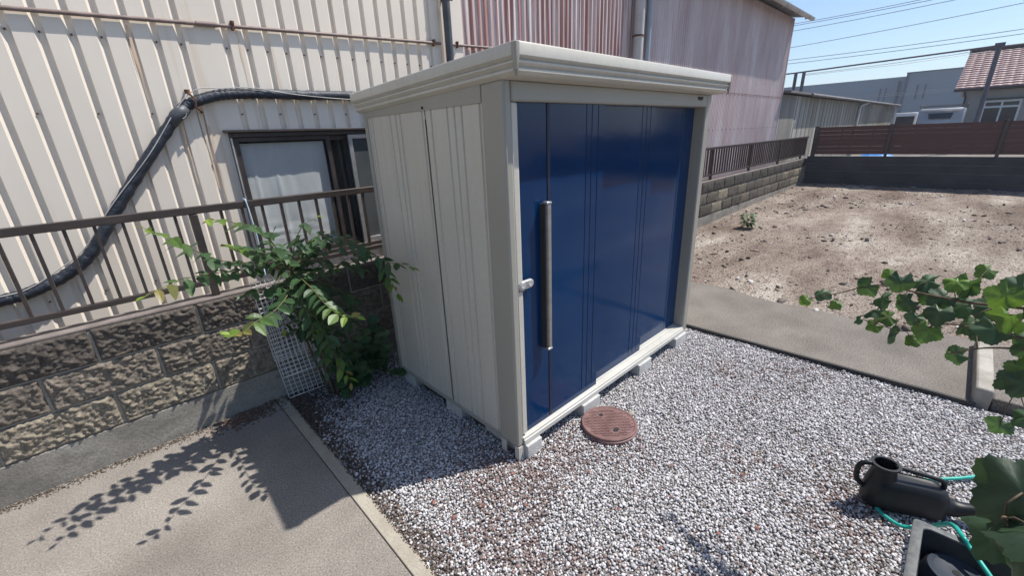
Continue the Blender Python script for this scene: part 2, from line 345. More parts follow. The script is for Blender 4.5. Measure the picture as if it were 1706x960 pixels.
gravel()
def rubble():
    n = 42000
    X = 3.45 + (RNG.uniform(0, 1, n) ** 1.0) * 9.4; Y = RNG.uniform(-6.5, 1.7, n)
    pt = fbm(X * .9, Y * .9, 7, 4); k = RNG.uniform(-.6, .8, n) < pt + .25; X, Y = X[k], Y[k]; n = len(X)
    r = .003 + .0062 * RNG.pareto(2.7, n); r = np.clip(r * .8, .003, .04)
    Z = dz(X, Y) + r * .2
    S = np.c_[r * RNG.uniform(.9, 1.7, n), r * RNG.uniform(.8, 1.2, n), r * RNG.uniform(.4, .8, n)]
    b = RNG.uniform(.05, .2, n); T = np.c_[b * 1.15, b * .9, b * .75]
    wsel = RNG.uniform(0, 1, n) < .13; T[wsel] = np.c_[RNG.uniform(.3, .52, wsel.sum())] * np.array([[1, .95, .9]])
    tag(stones('rubble', 'pebble', np.c_[X, Y, Z], S, T), 'small clods and broken stones scattered over the bare earth', 'rubble', kind='stuff')
rubble()
def litter():
    n1 = 2600; X = RNG.uniform(-4, -.74, n1); Y = YW - .02 - np.abs(RNG.normal(0, .03, n1))
    n2 = 700; X2 = -.733 + np.abs(RNG.normal(0, .02, n2)) - .012; Y2 = RNG.uniform(-.6, 1.7, n2)
    n3 = 500; c = RNG.normal(0, 1, (n3, 2)); X3 = -1.0 + .12 * c[:, 0]; Y3 = 1.62 + .05 * c[:, 1]; Y3 = np.minimum(Y3, YW - .02)
    X = np.r_[X, X2, X3]; Y = np.r_[Y, Y2, Y3]; n = len(X); r = RNG.uniform(.0012, .0045, n); r[-n3:] *= 1.7
    b = RNG.uniform(.03, .11, n); T = np.c_[b * 1.25, b * .95, b * .7]; T[-n3:] *= np.array([[1.7, 1.3, 1.2]])
    S = np.c_[r * RNG.uniform(1, 2.4, n), r, r * .5]
    tag(stones('leaf_litter', 'pebble', np.c_[X, Y, .002 + r * .3], S, T), 'brown dirt and dry leaf litter gathered along the foot of the block wall', 'litter', kind='stuff')
litter()

# ------------------------------------------------------------------ block wall with fence
def block_wall():
    t = thing('block_wall', (5, 1.79, 0), 'long rough faced brown block wall behind the shed carrying a dark fence', 'wall')
    mb = MB(); x_a, x_b = -4.05, 12.97
    rows = [(.224, .426), (.436, .630), (.640, .834)]
    for ri, (z0, z1) in enumerate(rows):
        off = -1.58 + (0 if ri != 1 else .245)
        k0 = math.floor((x_a - off) / .49)
        k = k0
        while off + k * .49 < x_b:
            a = max(x_a, off + k * .49 + .0065); b = min(x_b, off + (k + 1) * .49 - .0065); k += 1
            if b - a < .03: continue
            hi = b < .9; nx_, nz_ = (80, 34) if hi else ((16, 8) if a > 5.5 else (10, 7))
            xs = np.r_[a, a + .003, np.linspace(a + .008, b - .008, nx_ - 3), b - .003, b]; zs = np.r_[z0, z0 + .003, np.linspace(z0 + .008, z1 - .008, nz_ - 3), z1 - .003, z1]; X, Z = np.meshgrid(xs, zs)
            ed = np.minimum(np.minimum((X - a), (b - X)), np.minimum(Z - z0, z1 - Z)); e = np.clip(ed / .014, 0, 1)
            bump = (.5 + .55 * fbm(X * 9 + ri * 9, Z * 9, k * 3.1, 3)) * .010 + .014 * np.abs(fbm(X * 30 + Z * 9, Z * 34, k, 4)) ** 1.3 + .004 * vn(X * 95, Z * 95, k * 2.0)
            Y = YW - np.clip(ed / .003, 0, 1) * (.006 + e * np.clip(bump, .001, .045))
            tone = [(.275, .245, .20), (.185, .163, .14), (.11, .096, .087)][ri]
            v = random.uniform(.8, 1.2)
            if a > 5: tone = random.choice([(.16, .14, .11), (.09, .08, .066), (.22, .195, .15), (.12, .105, .085)]) if ri < 2 else (.062, .056, .05)
            n = nx_ + 1; vs = np.c_[X.ravel(), Y.ravel(), Z.ravel()]
            fs = [(j * n + i, j * n + i + 1, (j + 1) * n + i + 1, (j + 1) * n + i) for j in range(nz_) for i in range(nx_)]
            mb.add(vs.tolist(), fs, tuple(c * v for c in tone))
    mb.build('split_face_blocks', 'split', t, smooth='all')
    bx('mortar_core', (x_a, YW + .001, .0), (x_b, YW + .118, .829), 'mortar', t)
    MB().box((x_a, YW - .012, -.07), (x_b, YW + .13, .222)).build('footing', 'footing', t, bevel=.006)
    MB().box((x_a, YW - .004, .8345), (x_b, YW + .124, .849)).build('coping', 'cap', t, bevel=.004)
block_wall()
def rail_fence():
    t = thing('rail_fence', (5, 1.79, .85), 'dark brown metal rail fence standing on top of the rough block wall', 'fence')
    yc = YW + .055
    for nm, z0, z1, d in (('top_rail', 1.375, 1.418, .024), ('bottom_rail', .925, .957, .017)):
        MB().box((-4.0, yc - d, z0), (12.93, yc + d, z1)).build(nm, 'rail', t, bevel=.004)
    k = -2
    posts = [-.96 + 1.92 * k for k in range(-1, 8)]
    for x in posts: MB().box((x - .021, yc - .0225, .851), (x + .021, yc + .0225, 1.372)).build('post', 'rail', t, bevel=.003)
    xs = [x * .118 - 4.0 for x in range(0, 144)]
    xs = [x for x in xs if min(abs(x - p) for p in posts) > .04]
    vis = [x for x in xs if -2.4 < x < .15 or x > 6.2]
    rest = [x for x in xs if x not in vis]
    b0 = None
    def bal(x, mb): return mb.box((x - .0075, yc - .0125, .955), (x + .0075, yc + .0125, 1.377))
    for x in vis[:99]: bal(x, MB()).build('baluster', 'rail', t)
    mb = MB()
    for x in rest + vis[99:]: bal(x, mb)
    o = mb.build('balusters', 'rail', t); o['kind'] = 'stuff'
rail_fence()

# ------------------------------------------------------------------ factory building behind
def trap_profile(x0, x1, y, pitch, ph, gw=.046, dep=.022):
    pts = [(x0, y)]; k = math.ceil((x0 - ph) / pitch)
    while ph + k * pitch < x1 - .03:
        c = ph + k * pitch; k += 1
        if c < x0 + .03: continue
        pts += [(c - gw / 2, y), (c - gw / 2 + .017, y + dep), (c + gw / 2 - .010, y + dep), (c + gw / 2, y)]
    pts.append((x1, y)); return pts
def wave_profile(x0, x1, y, pitch=.076, amp=.009, n=8):
    m = int((x1 - x0) / pitch * n); return [(x0 + (x1 - x0) * i / m, y + amp * math.cos(2 * math.pi * (x0 + (x1 - x0) * i / m) / pitch)) for i in range(m + 1)]
PH = -1.475; PI_ = .1345
W0, W1, WZ0, WZ1 = -.53, 1.17, .80, 1.85
a = thing('factory_building', (0, 5, 0), 'cream ribbed metal building behind the block wall, with a brown framed window', 'building')
mb = MB()
for x0, x1, z0, z1 in ((-9, W0, -.07, 5.6), (W1, 1.60, -.07, 5.6), (W0, W1, -.07, WZ0), (W0, W1, WZ1, 5.6)):
    mb.sheet(trap_profile(x0, x1, YF, PI_, PH), z0, z1)
sid_a = mb.build('ribbed_siding', 'siding', a)
MB().box((1.602, YF - .012, -.07), (1.745, YF + .05, 5.6)).build('corner_flashing', 'siding', a, bevel=.006)
mb = MB()
for z in (.86, 1.98, 2.42, 3.2):
    for k in range(-30, 24):
        x = PH + k * PI_
        if W0 - .02 < x < W1 + .02 and z < 1.9: continue
        if k % 2 == (0 if z != 2.42 else 0) or z == 2.42: mb.tube([(x, YF + .024, z), (x, YF + .008, z)], .0055, 6)
join(sid_a, mb, 'rust')
mb = MB(); mb.box((-9, YF + .75, -.07), (1.70, 12, 5.55)); mb.box((-9, YF + .03, 5.5), (1.70, 12, 5.6)); mb.build('inner_wall', 'weather_dark', a)
# rust runs under the fixings: thin stains in the shape of drips
# window
MB().box((W0 - .03, YF - .06, WZ1), (W1 + .03, YF + .03, WZ1 + .018)).build('window_hood', 'frame_brown', a, bevel=.002)
wf = MB()
wf.box((W0, YF - .03, WZ0), (W0 + .022, YF + .09, WZ1 - .001)); wf.box((W1 - .04, YF - .03, WZ0), (W1, YF + .09, WZ1 - .001))
wf.box((W0 + .022, YF - .03, WZ1 - .035), (W1 - .04, YF + .09, WZ1 - .001)); wf.box((W0 + .022, YF - .035, WZ0), (W1 - .04, YF + .09, WZ0 + .04))
wfo = wf.build('window_frame', 'frame_brown', a, bevel=.003)
MB().box((W0 + .001, YF - .034, WZ0 + .04), (W0 + .012, YF - .031, WZ1 - .04)).build('frame_trim', 'silver', a)
def sash(x0, x1, y, m, nm='sash', st=.04):
    s = MB(); z0, z1 = WZ0 + .042, WZ1 - .037
    s.box((x0, y, z0), (x0 + st, y + .025, z1)); s.box((x1 - st, y, z0), (x1, y + .025, z1))
    s.box((x0 + st, y, z1 - st), (x1 - st, y + .025, z1)); s.box((x0 + st, y, z0), (x1 - st, y + .025, z0 + st * 1.2))
    so_ = s.build(nm, m, a, bevel=.002)
    return so_, (x0 + st, x1 - st, z0 + st, z1 - st, y)
s1, q = sash(W0 + .024, .215, YF - .012, 'frame_brown', st=.032)
MB().box((q[0], YF + .006, q[2]), (q[1], YF + .009, q[3])).build('pane', 'glass', s1)
s2, q2 = sash(.19, W1 - .045, YF + .02, 'frame_brown')
MB().box((q2[0], YF + .032, q2[2]), (q2[1], YF + .035, q2[3])).build('pane', 'glass', s2)
s3, q3 = sash(.375, W1 - .05, YF - .022, 'silver', 'screen_frame', .035)
MB().box((q3[0], YF - .008, q3[2]), (q3[1], YF - .006, q3[3])).build('insect_screen', 'screen', s3)
# wrinkled insulating sheet inside the left sash
xs = np.linspace(q[0] + .01, q[1] - .012, 50); zs = np.linspace(q[2], q[3] - .012, 60); X, Z = np.meshgrid(xs, zs)
Y = YF + .035 + .004 * fbm(X * 9, Z * 3, 2, 3) - .006 * np.exp(-((X + .24) / .010) ** 2) - .005 * np.exp(-((X + .40) / .008) ** 2) + .003 * np.exp(-((Z - 1.07) / .10) ** 2) * fbm(X * 9, Z * 34, 3, 3); n = 50
mb = MB(); mb.add(np.c_[X.ravel(), Y.ravel(), Z.ravel()].tolist(), [(j * n + i, j * n + i + 1, (j + 1) * n + i + 1, (j + 1) * n + i) for j in range(59) for i in range(n - 1)])
mb.build('window_lining', 'sheet', a, smooth='all')
mb = MB(); pts = [(x, YF + .12 + .02 * math.sin(x * 70) + .01 * math.sin(x * 31)) for x in np.linspace(.2, W1, 160)]
mb.sheet(pts, WZ0, WZ1 - .02); mb.build('curtain', 'curtain', a, smooth='all')
MB().box((W0, YF + .3, WZ0 - .1), (W1, YF + .32, WZ1 + .1)).build('room_back', 'curtain', a)
# rust streaks painted by rain on the siding (thin films a hair in front)
def run(x, z0, z1, w_):
    mb = MB(); n = 10; vs = []
    for i in range(n + 1):
        tt = i / n; z = z0 + (z1 - z0) * tt; ww = w_ * (1 - .8 * tt) * (.75 + .25 * math.sin(i * .9 + x * 9)); xx = x + .0015 * math.sin(i * 1.3)
        vs += [(xx - ww / 2, YF - .0015, z), (xx + ww / 2, YF - .0015, z)]
    mb.add(vs, [(2 * i, 2 * i + 1, 2 * i + 3, 2 * i + 2) for i in range(n)]); mb.build('rust_stain', 'rustrun', a)
G['rustrun'] = mat('rustrun', [(.74, .66, .54), (.66, .50, .36), (.60, .40, .27)], .6, (60, 60, 2.5), 5)
run(-.315, 2.54, 2.13, .030); run(-.67, 2.02, 1.45, .034); run(-.64, 1.9, 1.35, .022); run(-.795, 1.95, 1.5, .02); run(-.935, 2.5, 2.05, .026)

b = thing('red_corrugated_building', (3.4, 5, 0), 'faded red corrugated building with rust marks, between the cream one and two drain pipes', 'building')
mb = MB(); mb.sheet(wave_profile(1.75, 5.35, YF + .012, .085, .010), -.07, 5.4); mb.build('corrugated_siding', 'siding_b', b, smooth='all')
MB().box((1.75, YF + .04, -.07), (5.35, 12, 5.4)).build('inner_wall', 'weather_dark', b)
c = thing('pink_corrugated_building', (9, 5, 0), 'weathered pinkish corrugated building with overhanging eave and grey gutter', 'building')
mb = MB(); mb.sheet(wave_profile(5.36, 12.42, YF + .005, .076, .006), -.07, 4.25); sid_c = mb.build('corrugated_siding', 'siding_c', c, smooth='all')
MB().box((12.42, YF - .01, -.07), (12.48, YF + .1, 4.25)).build('corner_flashing', 'siding_c', c, bevel=.006)
mb = MB()
for z in (1.0, 1.72, 2.42):
    mb.box((5.4, YF - .0065, z - (.004 if z == 2.42 else .0)), (12.4, YF - .0045, z + .004)) if z == 2.42 else None
    for k in range(0, 31): mb.tube([(5.5 + k * .228, YF - .002, z - .03), (5.5 + k * .228, YF - .012, z - .03)], .008, 6)
join(sid_c, mb, 'rust')
MB().box((5.36, YF + .05, -.07), (12.43, 12, 4.2)).build('inner_wall', 'weather_dark', c)
mb = MB(); mb.hexa([(5.3, 2.14, 4.24), (12.62, 2.14, 4.24), (12.62, 12, 5.9), (5.3, 12, 5.9), (5.3, 2.14, 4.27), (12.62, 2.14, 4.27), (12.62, 12, 5.93), (5.3, 12, 5.93)]); mb.build('roof', 'roof_grey', c)
# half-round gutter
mb = MB(); L_ = []
for x in (5.3, 12.7):
    ring = []
    for k in range(9): th = math.pi + math.pi * k / 8; ring.append((x, 2.115 + .062 * math.cos(th), 4.225 + .062 * math.sin(th)))
    for k in range(9): th = 2 * math.pi - math.pi * k / 8; ring.append((x, 2.115 + .056 * math.cos(th), 4.225 + .056 * math.sin(th)))
    L_.append(ring)
mb.loops(L_)
for x in np.arange(6, 12.7, .9): mb.box((x, 2.05, 4.16), (x + .02, 2.18, 4.232))
mb.build('gutter', 'pvc_grey', c, smooth=True)

def pipe(name, x, r, z1, m, label, y=YF - .07, clamps=()):
    t = thing(name, (x, y, 0), label, 'pipe'); MB().tube([(x, y, -.05), (x, y, z1)], r, 18).build('tube', m, t, smooth=True)
    for z in clamps:
        mb = MB(); mb.tube([(x, y, z - .012), (x, y, z + .012)], r + .006, 16); mb.box((x - .008, y, z - .01), (x + .008, YF + .01, z + .01)); mb.tube([(x - r - .04, y, z), (x + r + .04, y, z)], .008, 6); mb.build('clamp', 'rust', t, smooth=True)
pipe('drain_pipe', 1.525, .038, 4.2, 'pipe_dark', 'dark grey drain pipe running down the cream building', clamps=(1.2, 3.0))
pipe('drain_pipe', 4.97, .075, 5.3, 'pvc_grey', 'thick pale grey drain pipe on the red corrugated wall', y=YF - .09, clamps=(1.3, 3.05))
pipe('drain_pipe', 5.28, .04, 4.18, 'pvc_blue', 'blue grey drain pipe right of the thick pale one')
# thin conduit
t = thing('conduit', (0, YF - .045, 2.5), 'thin brown conduit running level across the cream ribbed wall', 'conduit')
MB().tube([(-6, YF - .019, 2.33), (-1.5, YF - .019, 2.515), (.2, YF - .019, 2.578), (1.46, YF - .019, 2.625)], .0125, 10).build('tube', 'pipe_brown', t, smooth=True)
MB().tube([(1.59, YF - .019, 2.628), (2.2, YF - .019, 2.65), (3.2, YF - .019, 2.68)], .0125, 10).build('tube', 'pipe_brown', t, smooth=True)
for x, z in ((-1.9, 2.5), (-.34, 2.56), (1.38, 2.62), (1.66, 2.63), (-3.2, 2.45)):
    mb = MB(); mb.box((x - .008, YF - .036, z - .025), (x + .008, YF + .0, z + .03)); mb.tube([(x, YF - .03, z + .012), (x, YF - .03, z + .03)], .014, 8); mb.build('clip', 'rust', t)
MB().tube([(-.56, YF - .019, 2.551), (-.44, YF - .019, 2.5555)], .0165, 10).build('coupling', 'pipe_brown', t, smooth=True)
# wrapped black pipe bending down across the wall
def crom(P, n=10):
    P = [Vector(p) for p in P]; P = [P[0] * 2 - P[1]] + P + [P[-1] * 2 - P[-2]]; out = []
    for i in range(1, len(P) - 2):
        for k in range(n):
            t = k / n; a_, b_, c_, d_ = P[i - 1], P[i], P[i + 1], P[i + 2]
            out.append(.5 * ((2 * b_) + (c_ - a_) * t + (2 * a_ - 5 * b_ + 4 * c_ - d_) * t * t + (3 * b_ - a_ - 3 * c_ + d_) * t ** 3))
    out.append(P[-2]); return out
yh = YF - .040
hp = [(-3.2, yh, .86), (-2.4, yh, .90), (-1.95, yh, .935), (-1.8, yh, .955), (-1.62, yh, 1.025), (-1.47, yh, 1.14), (-1.26, yh, 1.42), (-1.02, yh, 1.72), (-.80, yh, 1.98), (-.70, yh, 2.05), (-.55, yh, 2.10), (-.41, yh, 2.115), (-.21, yh, 2.12), (.1, yh, 2.12), (.46, yh, 2.125), (1.2, yh, 2.12), (1.55, yh, 2.13)]
t = thing('wrapped_pipe', (-.7, yh, 2.05), 'thick black tape wrapped pipe curving down across the cream wall', 'pipe')
path = crom(hp, 12); path = [p for i, p in enumerate(path)]; rr = [.0345 + (.0032 if i % 3 == 0 else 0) + .0012 * math.sin(i * 1.7) for i in range(len(path))]
MB().tube(path, rr, 16).build('tube', 'tape', t, smooth='all')
rj = [(-.86, yh - .005, 1.91), (-.82, yh - .008, 1.96), (-.79, yh - .008, 1.985), (-.75, yh - .006, 2.015)]
mb = MB(); mb.tube([(-.806, yh - .036, 1.955), (-.790, yh - .040, 1.975), (-.775, yh - .040, 1.985), (-.762, yh - .037, 1.98), (-.768, yh - .038, 1.96), (-.785, yh - .038, 1.945), (-.806, yh - .036, 1.955)], .0035, 6); mb.build('cable_tie', 'cable', t, smooth='all')
MB().tube(rj, [.030, .041, .043, .034], 16).build('joint', 'pipe_dark', t, smooth='all')
mb = MB(); mb.tube([(-.70, yh - .045, 2.02), (-.69, yh - .05, 2.07), (-.72, yh - .03, 2.11), (-.72, yh + .02, 2.13), (-.72, YF, 2.13)], .007, 6); mb.tube([(-.72, yh - .02, 2.105), (-.72, yh - .02, 2.13)], .016, 8)
mb.tube([(-.70, yh - .045, 2.02), (-.66, yh - .01, 1.99), (-.66, YF, 1.99)], .007, 6); mb.build('hanger', 'rust', t, smooth=True)
cbl = [(x, y - .028, z + .028) for x, y, z in hp[:4]] + [(-1.64, yh - .02, 1.07), (-1.50, yh - .03, 1.17), (-1.30, yh - .035, 1.42), (-1.03, yh - .038, 1.72), (-.72, yh - .03, 2.10), (-.5, yh - .03, 2.145), (-.3, yh - .035, 2.155), (.0, yh - .05, 2.115), (.5, yh - .05, 2.09), (1.4, yh - .04, 2.09)]
MB().tube(crom(cbl, 6), .0035, 6).build('thin_cable', 'cable', t, smooth='all')

# ------------------------------------------------------------------ low weathered building
t = thing('weathered_warehouse', (23, 4, 0), 'long low weathered grey building with stained board wall beyond the pink building', 'building')
MB().box((13.8, YF, .0), (34.2, 4.8, 2.50)).build('wall', 'weather', t)
mb = MB()
for k in range(44): mb.box((13.95 + k * .46, YF - .008, .3), (13.965 + k * .46, YF - .001, 2.49))
mb.build('batten', 'weather_dark', t)
MB().box((12.5, YF - .01, .0), (13.79, 4.8, 2.50)).build('end_wall', 'weather_dark', t)
mb = MB(); mb.hexa([(12.5, 2.26, 2.53), (34.6, 2.26, 2.53), (34.6, 4.95, 2.68), (12.5, 4.95, 2.68), (12.5, 2.26, 2.585), (34.6, 2.26, 2.585), (34.6, 4.95, 2.74), (12.5, 4.95, 2.74)]); mb.build('roof', 'roof_grey', t)
MB().tube([(14.5, 2.235, 2.53), (34.5, 2.235, 2.53)], .045, 8).build('gutter', 'roof_grey', t, smooth=True)
MB().tube([(24.2, 2.26, 2.5), (23.2, 2.38, 2.36), (23.1, 2.38, 2.25), (23.1, 2.38, .3)], .05, 8).build('downpipe', 'pvc_grey', t, smooth=True)
MB().tube([(34.3, 2.26, 2.5), (34.15, 2.38, 2.3), (34.15, 2.38, .3)], .05, 8).build('downpipe', 'white', t, smooth=True)

# ------------------------------------------------------------------ far retaining wall, slat fence
t = thing('retaining_wall', (13.03, -3, 0), 'dark concrete block retaining wall at the far end of the earth lot', 'wall')
mb = MB()
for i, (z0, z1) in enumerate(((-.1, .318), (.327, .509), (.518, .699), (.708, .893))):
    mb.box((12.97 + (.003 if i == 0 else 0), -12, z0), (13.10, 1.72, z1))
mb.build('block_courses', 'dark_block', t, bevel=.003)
MB().box((12.985, -12, .32), (13.09, 1.72, .9)).build('mortar_core', 'mortar', t)
t = thing('slat_fence', (13.03, -3, .9), 'brown red horizontal slat fence on the dark retaining wall', 'fence')
py = [1.62, .09, -1.79, -3.67, -5.55, -7.43, -9.3]
for i, y in enumerate(py):
    w_ = .05 if i == 0 else .03
    MB().box((12.972, y - w_, .894), (13.02, y + w_, 1.655)).build('post', 'frame_brown', t, bevel=.003)
for i in range(len(py) - 1):
    mb = MB()
    for k in range(7):
        z = .945 + k * .0985
        h_ = random.uniform(.0945, .0982)
        mb.box((13.024, py[i + 1] + .001, z), (13.040, py[i] - .001, z + h_))
    for f_ in (.36, .5, .78): yy = py[i] + (py[i + 1] - py[i]) * f_; mb.box((13.0405, yy - .02, .94), (13.055, yy + .02, 1.63))
    mb.build('slat_panel', 'slat', t)

# ------------------------------------------------------------------ yard beyond: van, house, frame, office block
G['tile_groove'] = mat('tile_groove', [(.06, .04, .04), (.09, .06, .06)], .8)
t = thing('tiled_house', (30, -6, .33), 'low house with brown red tiled roof and white framed windows beyond the slat fence', 'house')
hy0, hy1 = -.58, -14
MB().box((28.0, hy1, .33), (35.5, hy0, 2.82)).build('wall', 'plaster', t)
# roof: stepped tile courses
mb = MB(); n = 17; sl_ = [(27.5 + 4.0 * k / n, 2.93 + 1.77 * k / n) for k in range(n + 1)]
for k in range(n):
    (xa, za), (xb, zb) = sl_[k], sl_[k + 1]; m_ = 150; L0 = []; L1 = []; L2 = []; 
    for i in range(m_ + 1):
        y = -.22 - i * 13.9 / m_; wv = .018 * abs(math.sin(i * math.pi / 3))
        L0.append((xa - .03, y, za - .04)); L1.append((xa - .03, y, za + .03 + wv)); L2.append((xb, y, zb + wv * .6))
    nn = m_ + 1; mb.add(L0 + L1 + L2, [(i, i + 1, nn + i + 1, nn + i) for i in range(m_)] + [(nn + i, nn + i + 1, 2 * nn + i + 1, 2 * nn + i) for i in range(m_)])
rf = mb.build('roof', 'tile', t)
MB().hexa([(27.55, -14.1, 2.80), (31.5, -14.1, 4.5), (31.5, -.25, 4.5), (27.55, -.25, 2.80), (27.55, -14.1, 2.86), (31.5, -14.1, 4.62), (31.5, -.25, 4.62), (27.55, -.25, 2.86)]).build('roof_board', 'roof_grey', t)
MB().tube([(31.5, -.2, 4.78), (31.5, -14.1, 4.78)], .1, 10).build('ridge', 'tile_groove', t)
mb = MB(); mb.add([(28, -.585, 2.82), (31.5, -.585, 4.5), (35.4, -.585, 2.82)], [(0, 1, 2)]); mb.build('gable', 'plaster', t)
mb = MB(); mb.hexa([(31.5, -14.1, 4.62), (35.9, -14.1, 2.8), (35.9, -.22, 2.8), (31.5, -.22, 4.62), (31.5, -14.1, 4.72), (35.9, -14.1, 2.9), (35.9, -.22, 2.9), (31.5, -.22, 4.72)]); mb.build('rear_roof', 'tile', t)
MB().tube([(27.5, -.2, 2.86), (27.5, -14, 2.86)], .06, 8).build('gutter', 'frame_brown', t, smooth=True)
MB().tube([(27.55, -.55, 2.8), (27.9, -.62, 2.55), (27.93, -.62, .4)], .04, 8).build('downpipe', 'frame_brown', t, smooth=True)
def hwin(y0, y1):
    mb = MB(); z0, z1 = 1.15, 2.38
    for (ya, yb, za, zb) in ((y0, y0 + .07, z0, z1), (y1 - .07, y1, z0, z1), (y0 + .07, y1 - .07, z1 - .08, z1), (y0 + .07, y1 - .07, z0, z0 + .07), (y0 + .07, y1 - .07, 2.07, 2.15), ((y0 + y1) / 2 - .03, (y0 + y1) / 2 + .03, z0 + .07, 2.07), ((y0 + y1) / 2 - .03, (y0 + y1) / 2 + .03, 2.15, z1 - .08)):
        mb.box((27.93, ya, za), (27.998, yb, zb))
    w_ = mb.build('window', 'white', t); MB().box((27.972, y0 + .05, z0 + .05), (27.992, y1 - .05, z1 - .05)).build('pane', 'window_dark', w_)
hwin(-2.38, -1.25); hwin(-4.2, -2.75); hwin(-7.2, -5.6); hwin(-10.8, -9)
MB().box((27.8, -2.6, 2.42), (27.999, -1.1, 2.46)).build('window_hood', 'frame_brown', t)

def van():
    t = thing('silver_van', (26.9, -.07, .33), 'silver grey boxy van seen from behind over the slat fence', 'van')
    prof = [(25.75, .62), (25.60, 1.0), (25.62, 1.55), (25.78, 2.07), (25.9, 2.14), (28.3, 2.14), (28.75, 1.45), (28.95, 1.2), (28.98, .62)]
    mb = MB(); L_ = []
    for yy, ins in ((-.80, .04), (-.74, 0), (.60, 0), (.66, .04)):
        L_.append([(x + (ins if x < 27 else -ins), yy, z - (ins if z > 1.5 else 0)) for x, z in prof])
    mb.loops(L_); mb.build('body', 'van', t, bevel=.02)
    g = MB(); g.hexa([(25.605, .28, 1.72), (25.605, -.42, 1.72), (25.65, -.42, 1.72), (25.65, .28, 1.72), (25.655, .32, 1.94), (25.655, -.46, 1.94), (25.71, -.46, 1.94), (25.71, .32, 1.94)]); g.build('rear_window', 'window_dark', t)
    MB().box((25.66, -.72, 2.075), (25.74, .58, 2.10)).build('rear_trim', 'white', t)
    mb = MB()
    for x in (25.95, 26.8, 27.7): mb.box((x, -.82, 2.22), (x + .05, .68, 2.26))
    for y in (-.80, .62): mb.box((25.8, y, 2.262), (28.0, y + .04, 2.29)); mb.box((26.0, y, 2.1), (26.03, y + .03, 2.22)); mb.box((27.72, y, 2.1), (27.75, y + .03, 2.22))
    mb.build('roof_rack', 'roof_grey', t)
    MB().box((25.54, -.76, .62), (25.62, .62, .78)).build('bumper', 'white', t, bevel=.02)
    for y in (-.72, .54): MB().box((25.585, y, 1.2), (25.63, y + .1, 1.5)).build('tail_light', 'rust', t, bevel=.01)
    for x in (26.4, 28.2):
        for y in (-.72, .48): MB().tube([(x, y, .62), (x, y + .14, .62)], .29, 20).build('wheel', 'rubber', t, smooth=True)
van()
def truck():
    t = thing('white_cab_truck', (30, 1.4, .3), 'small white roofed truck cab left of the silver van', 'truck')
    mb = MB(); mb.loops([[(29.0, y, 1.1), (29.0, y, 1.95), (29.05, y, 2.05), (30.2, y, 2.05), (30.6, y, 1.5), (30.7, y, .6), (29.0, y, .6)] for y in (.96, 1.78)]); mb.build('cab', 'white', t, bevel=.02)
    MB().box((28.985, 1.02, 1.35), (28.998, 1.72, 1.88)).build('rear_window', 'window_dark', t)
    MB().box((26.9, .9, .85), (28.9, 1.85, 1.25)).build('load_bed', 'white', t, bevel=.01)
    for x in (27.4, 30.1):
        for y in (.95, 1.65): MB().tube([(x, y, .58), (x, y + .14, .58)], .27, 18).build('wheel', 'rubber', t, smooth=True)
truck()
def gantry():
    t = thing('pipe_frame', (25, 2, .3), 'dark steel pipe frame with a long cross bar rising above the roofs', 'frame')
    MB().tube([(25, -1.22, .3), (25, -1.22, 4.30)], .075, 10).build('post', 'steel', t, smooth=True)
    MB().box((24.9, -1.36, 4.22), (25.1, -1.08, 4.36)).build('post_cap', 'steel', t)
    for y in (5.52, 5.18): MB().tube([(25, y, .3), (25, y, 4.12)], .075, 10).build('post', 'steel', t, smooth=True)
    MB().tube([(25, 9.5, 4.08), (25, 5.6, 4.1), (25, -1.3, 4.27)], .035, 10).build('cross_bar', 'steel', t, smooth=True)
    mb = MB(); P = [(25, 5.1 - 5.6 * i / 120, 4.0 + .15 * i / 120 - .028 * math.sin(math.pi * i / 120) + .014 * math.sin(i * 1.9)) for i in range(121)]
    mb.tube(P, .014, 5); mb.tube([(25, 5.1, 3.95), (25, 1.5, 3.98), (25, -1.2, 4.12)], .009, 4); mb.build('gathered_net', 'white', t, smooth='all')
gantry()
def office():
    t = thing('grey_office_block', (95, 0, .3), 'large blue grey flat roofed building far behind the houses', 'building')
    MB().box((82, 7, .2), (110, 24.5, 7.22)).build('left_wing', 'big_wall', t)
    MB().box((80, -22, .2), (109, 6.98, 7.45)).build('right_wing', 'big_wall', t)
    bx('corner_strip', (79.9, 6.75, .2), (79.99, 7.0, 7.46), 'big_dark', t)
    for y in (5.55, 4.78, -3, -3.8, -9, -9.8): bx('slot_window', (79.9, y, 4.2), (79.99, y + .15, 5.95), 'big_dark', t)
    for y, yw, z0, z1 in ((9.6, .12, 4, 5.9), (9.0, .12, 4, 5.95), (7.6, .3, 3.5, 6.7)): bx('slot_window', (81.9, y, z0), (81.99, y + yw, z1), 'big_dark', t)
    MB().box((79.85, -22.1, 7.451), (109, 7.05, 7.55)).build('parapet', 'big_dark', t)
office()
t = thing('utility_post', (30, 6.2, .3), 'short dark post with a cross arm behind the low weathered roof', 'post')
mb = MB(); mb.tube([(30, 6.25, .3), (30, 6.25, 3.35)], .08, 8); mb.box((29.9, 6.1, 3.28), (30.1, 6.42, 3.38)); mb.build('pole', 'steel', t)
lines = [((15.65, 12.32), (5.51, 12.42)), ((15.62, 12.13), (4.66, 12.24)), ((15.53, 11.6), (3.02, 11.89)), ((15.64, 9.92), (-1.59, 10.71)), ((15.53, 8.62), (-2.09, 8.67)), ((15.6, 8.25), (-2, 8.3)), ((8.39, 4.25), (1.2, 4.33)), ((8.36, 4.1), (1.03, 4.14))]
names = ['topmost overhead wire crossing the sky', 'second overhead wire from the top', 'third overhead wire from the top', 'faint overhead wire halfway up the sky', 'overhead wire just above the long cross bar', 'thin wire lowest in the open sky', 'upper wire passing in front of the grey office block', 'lower wire passing in front of the grey office block']
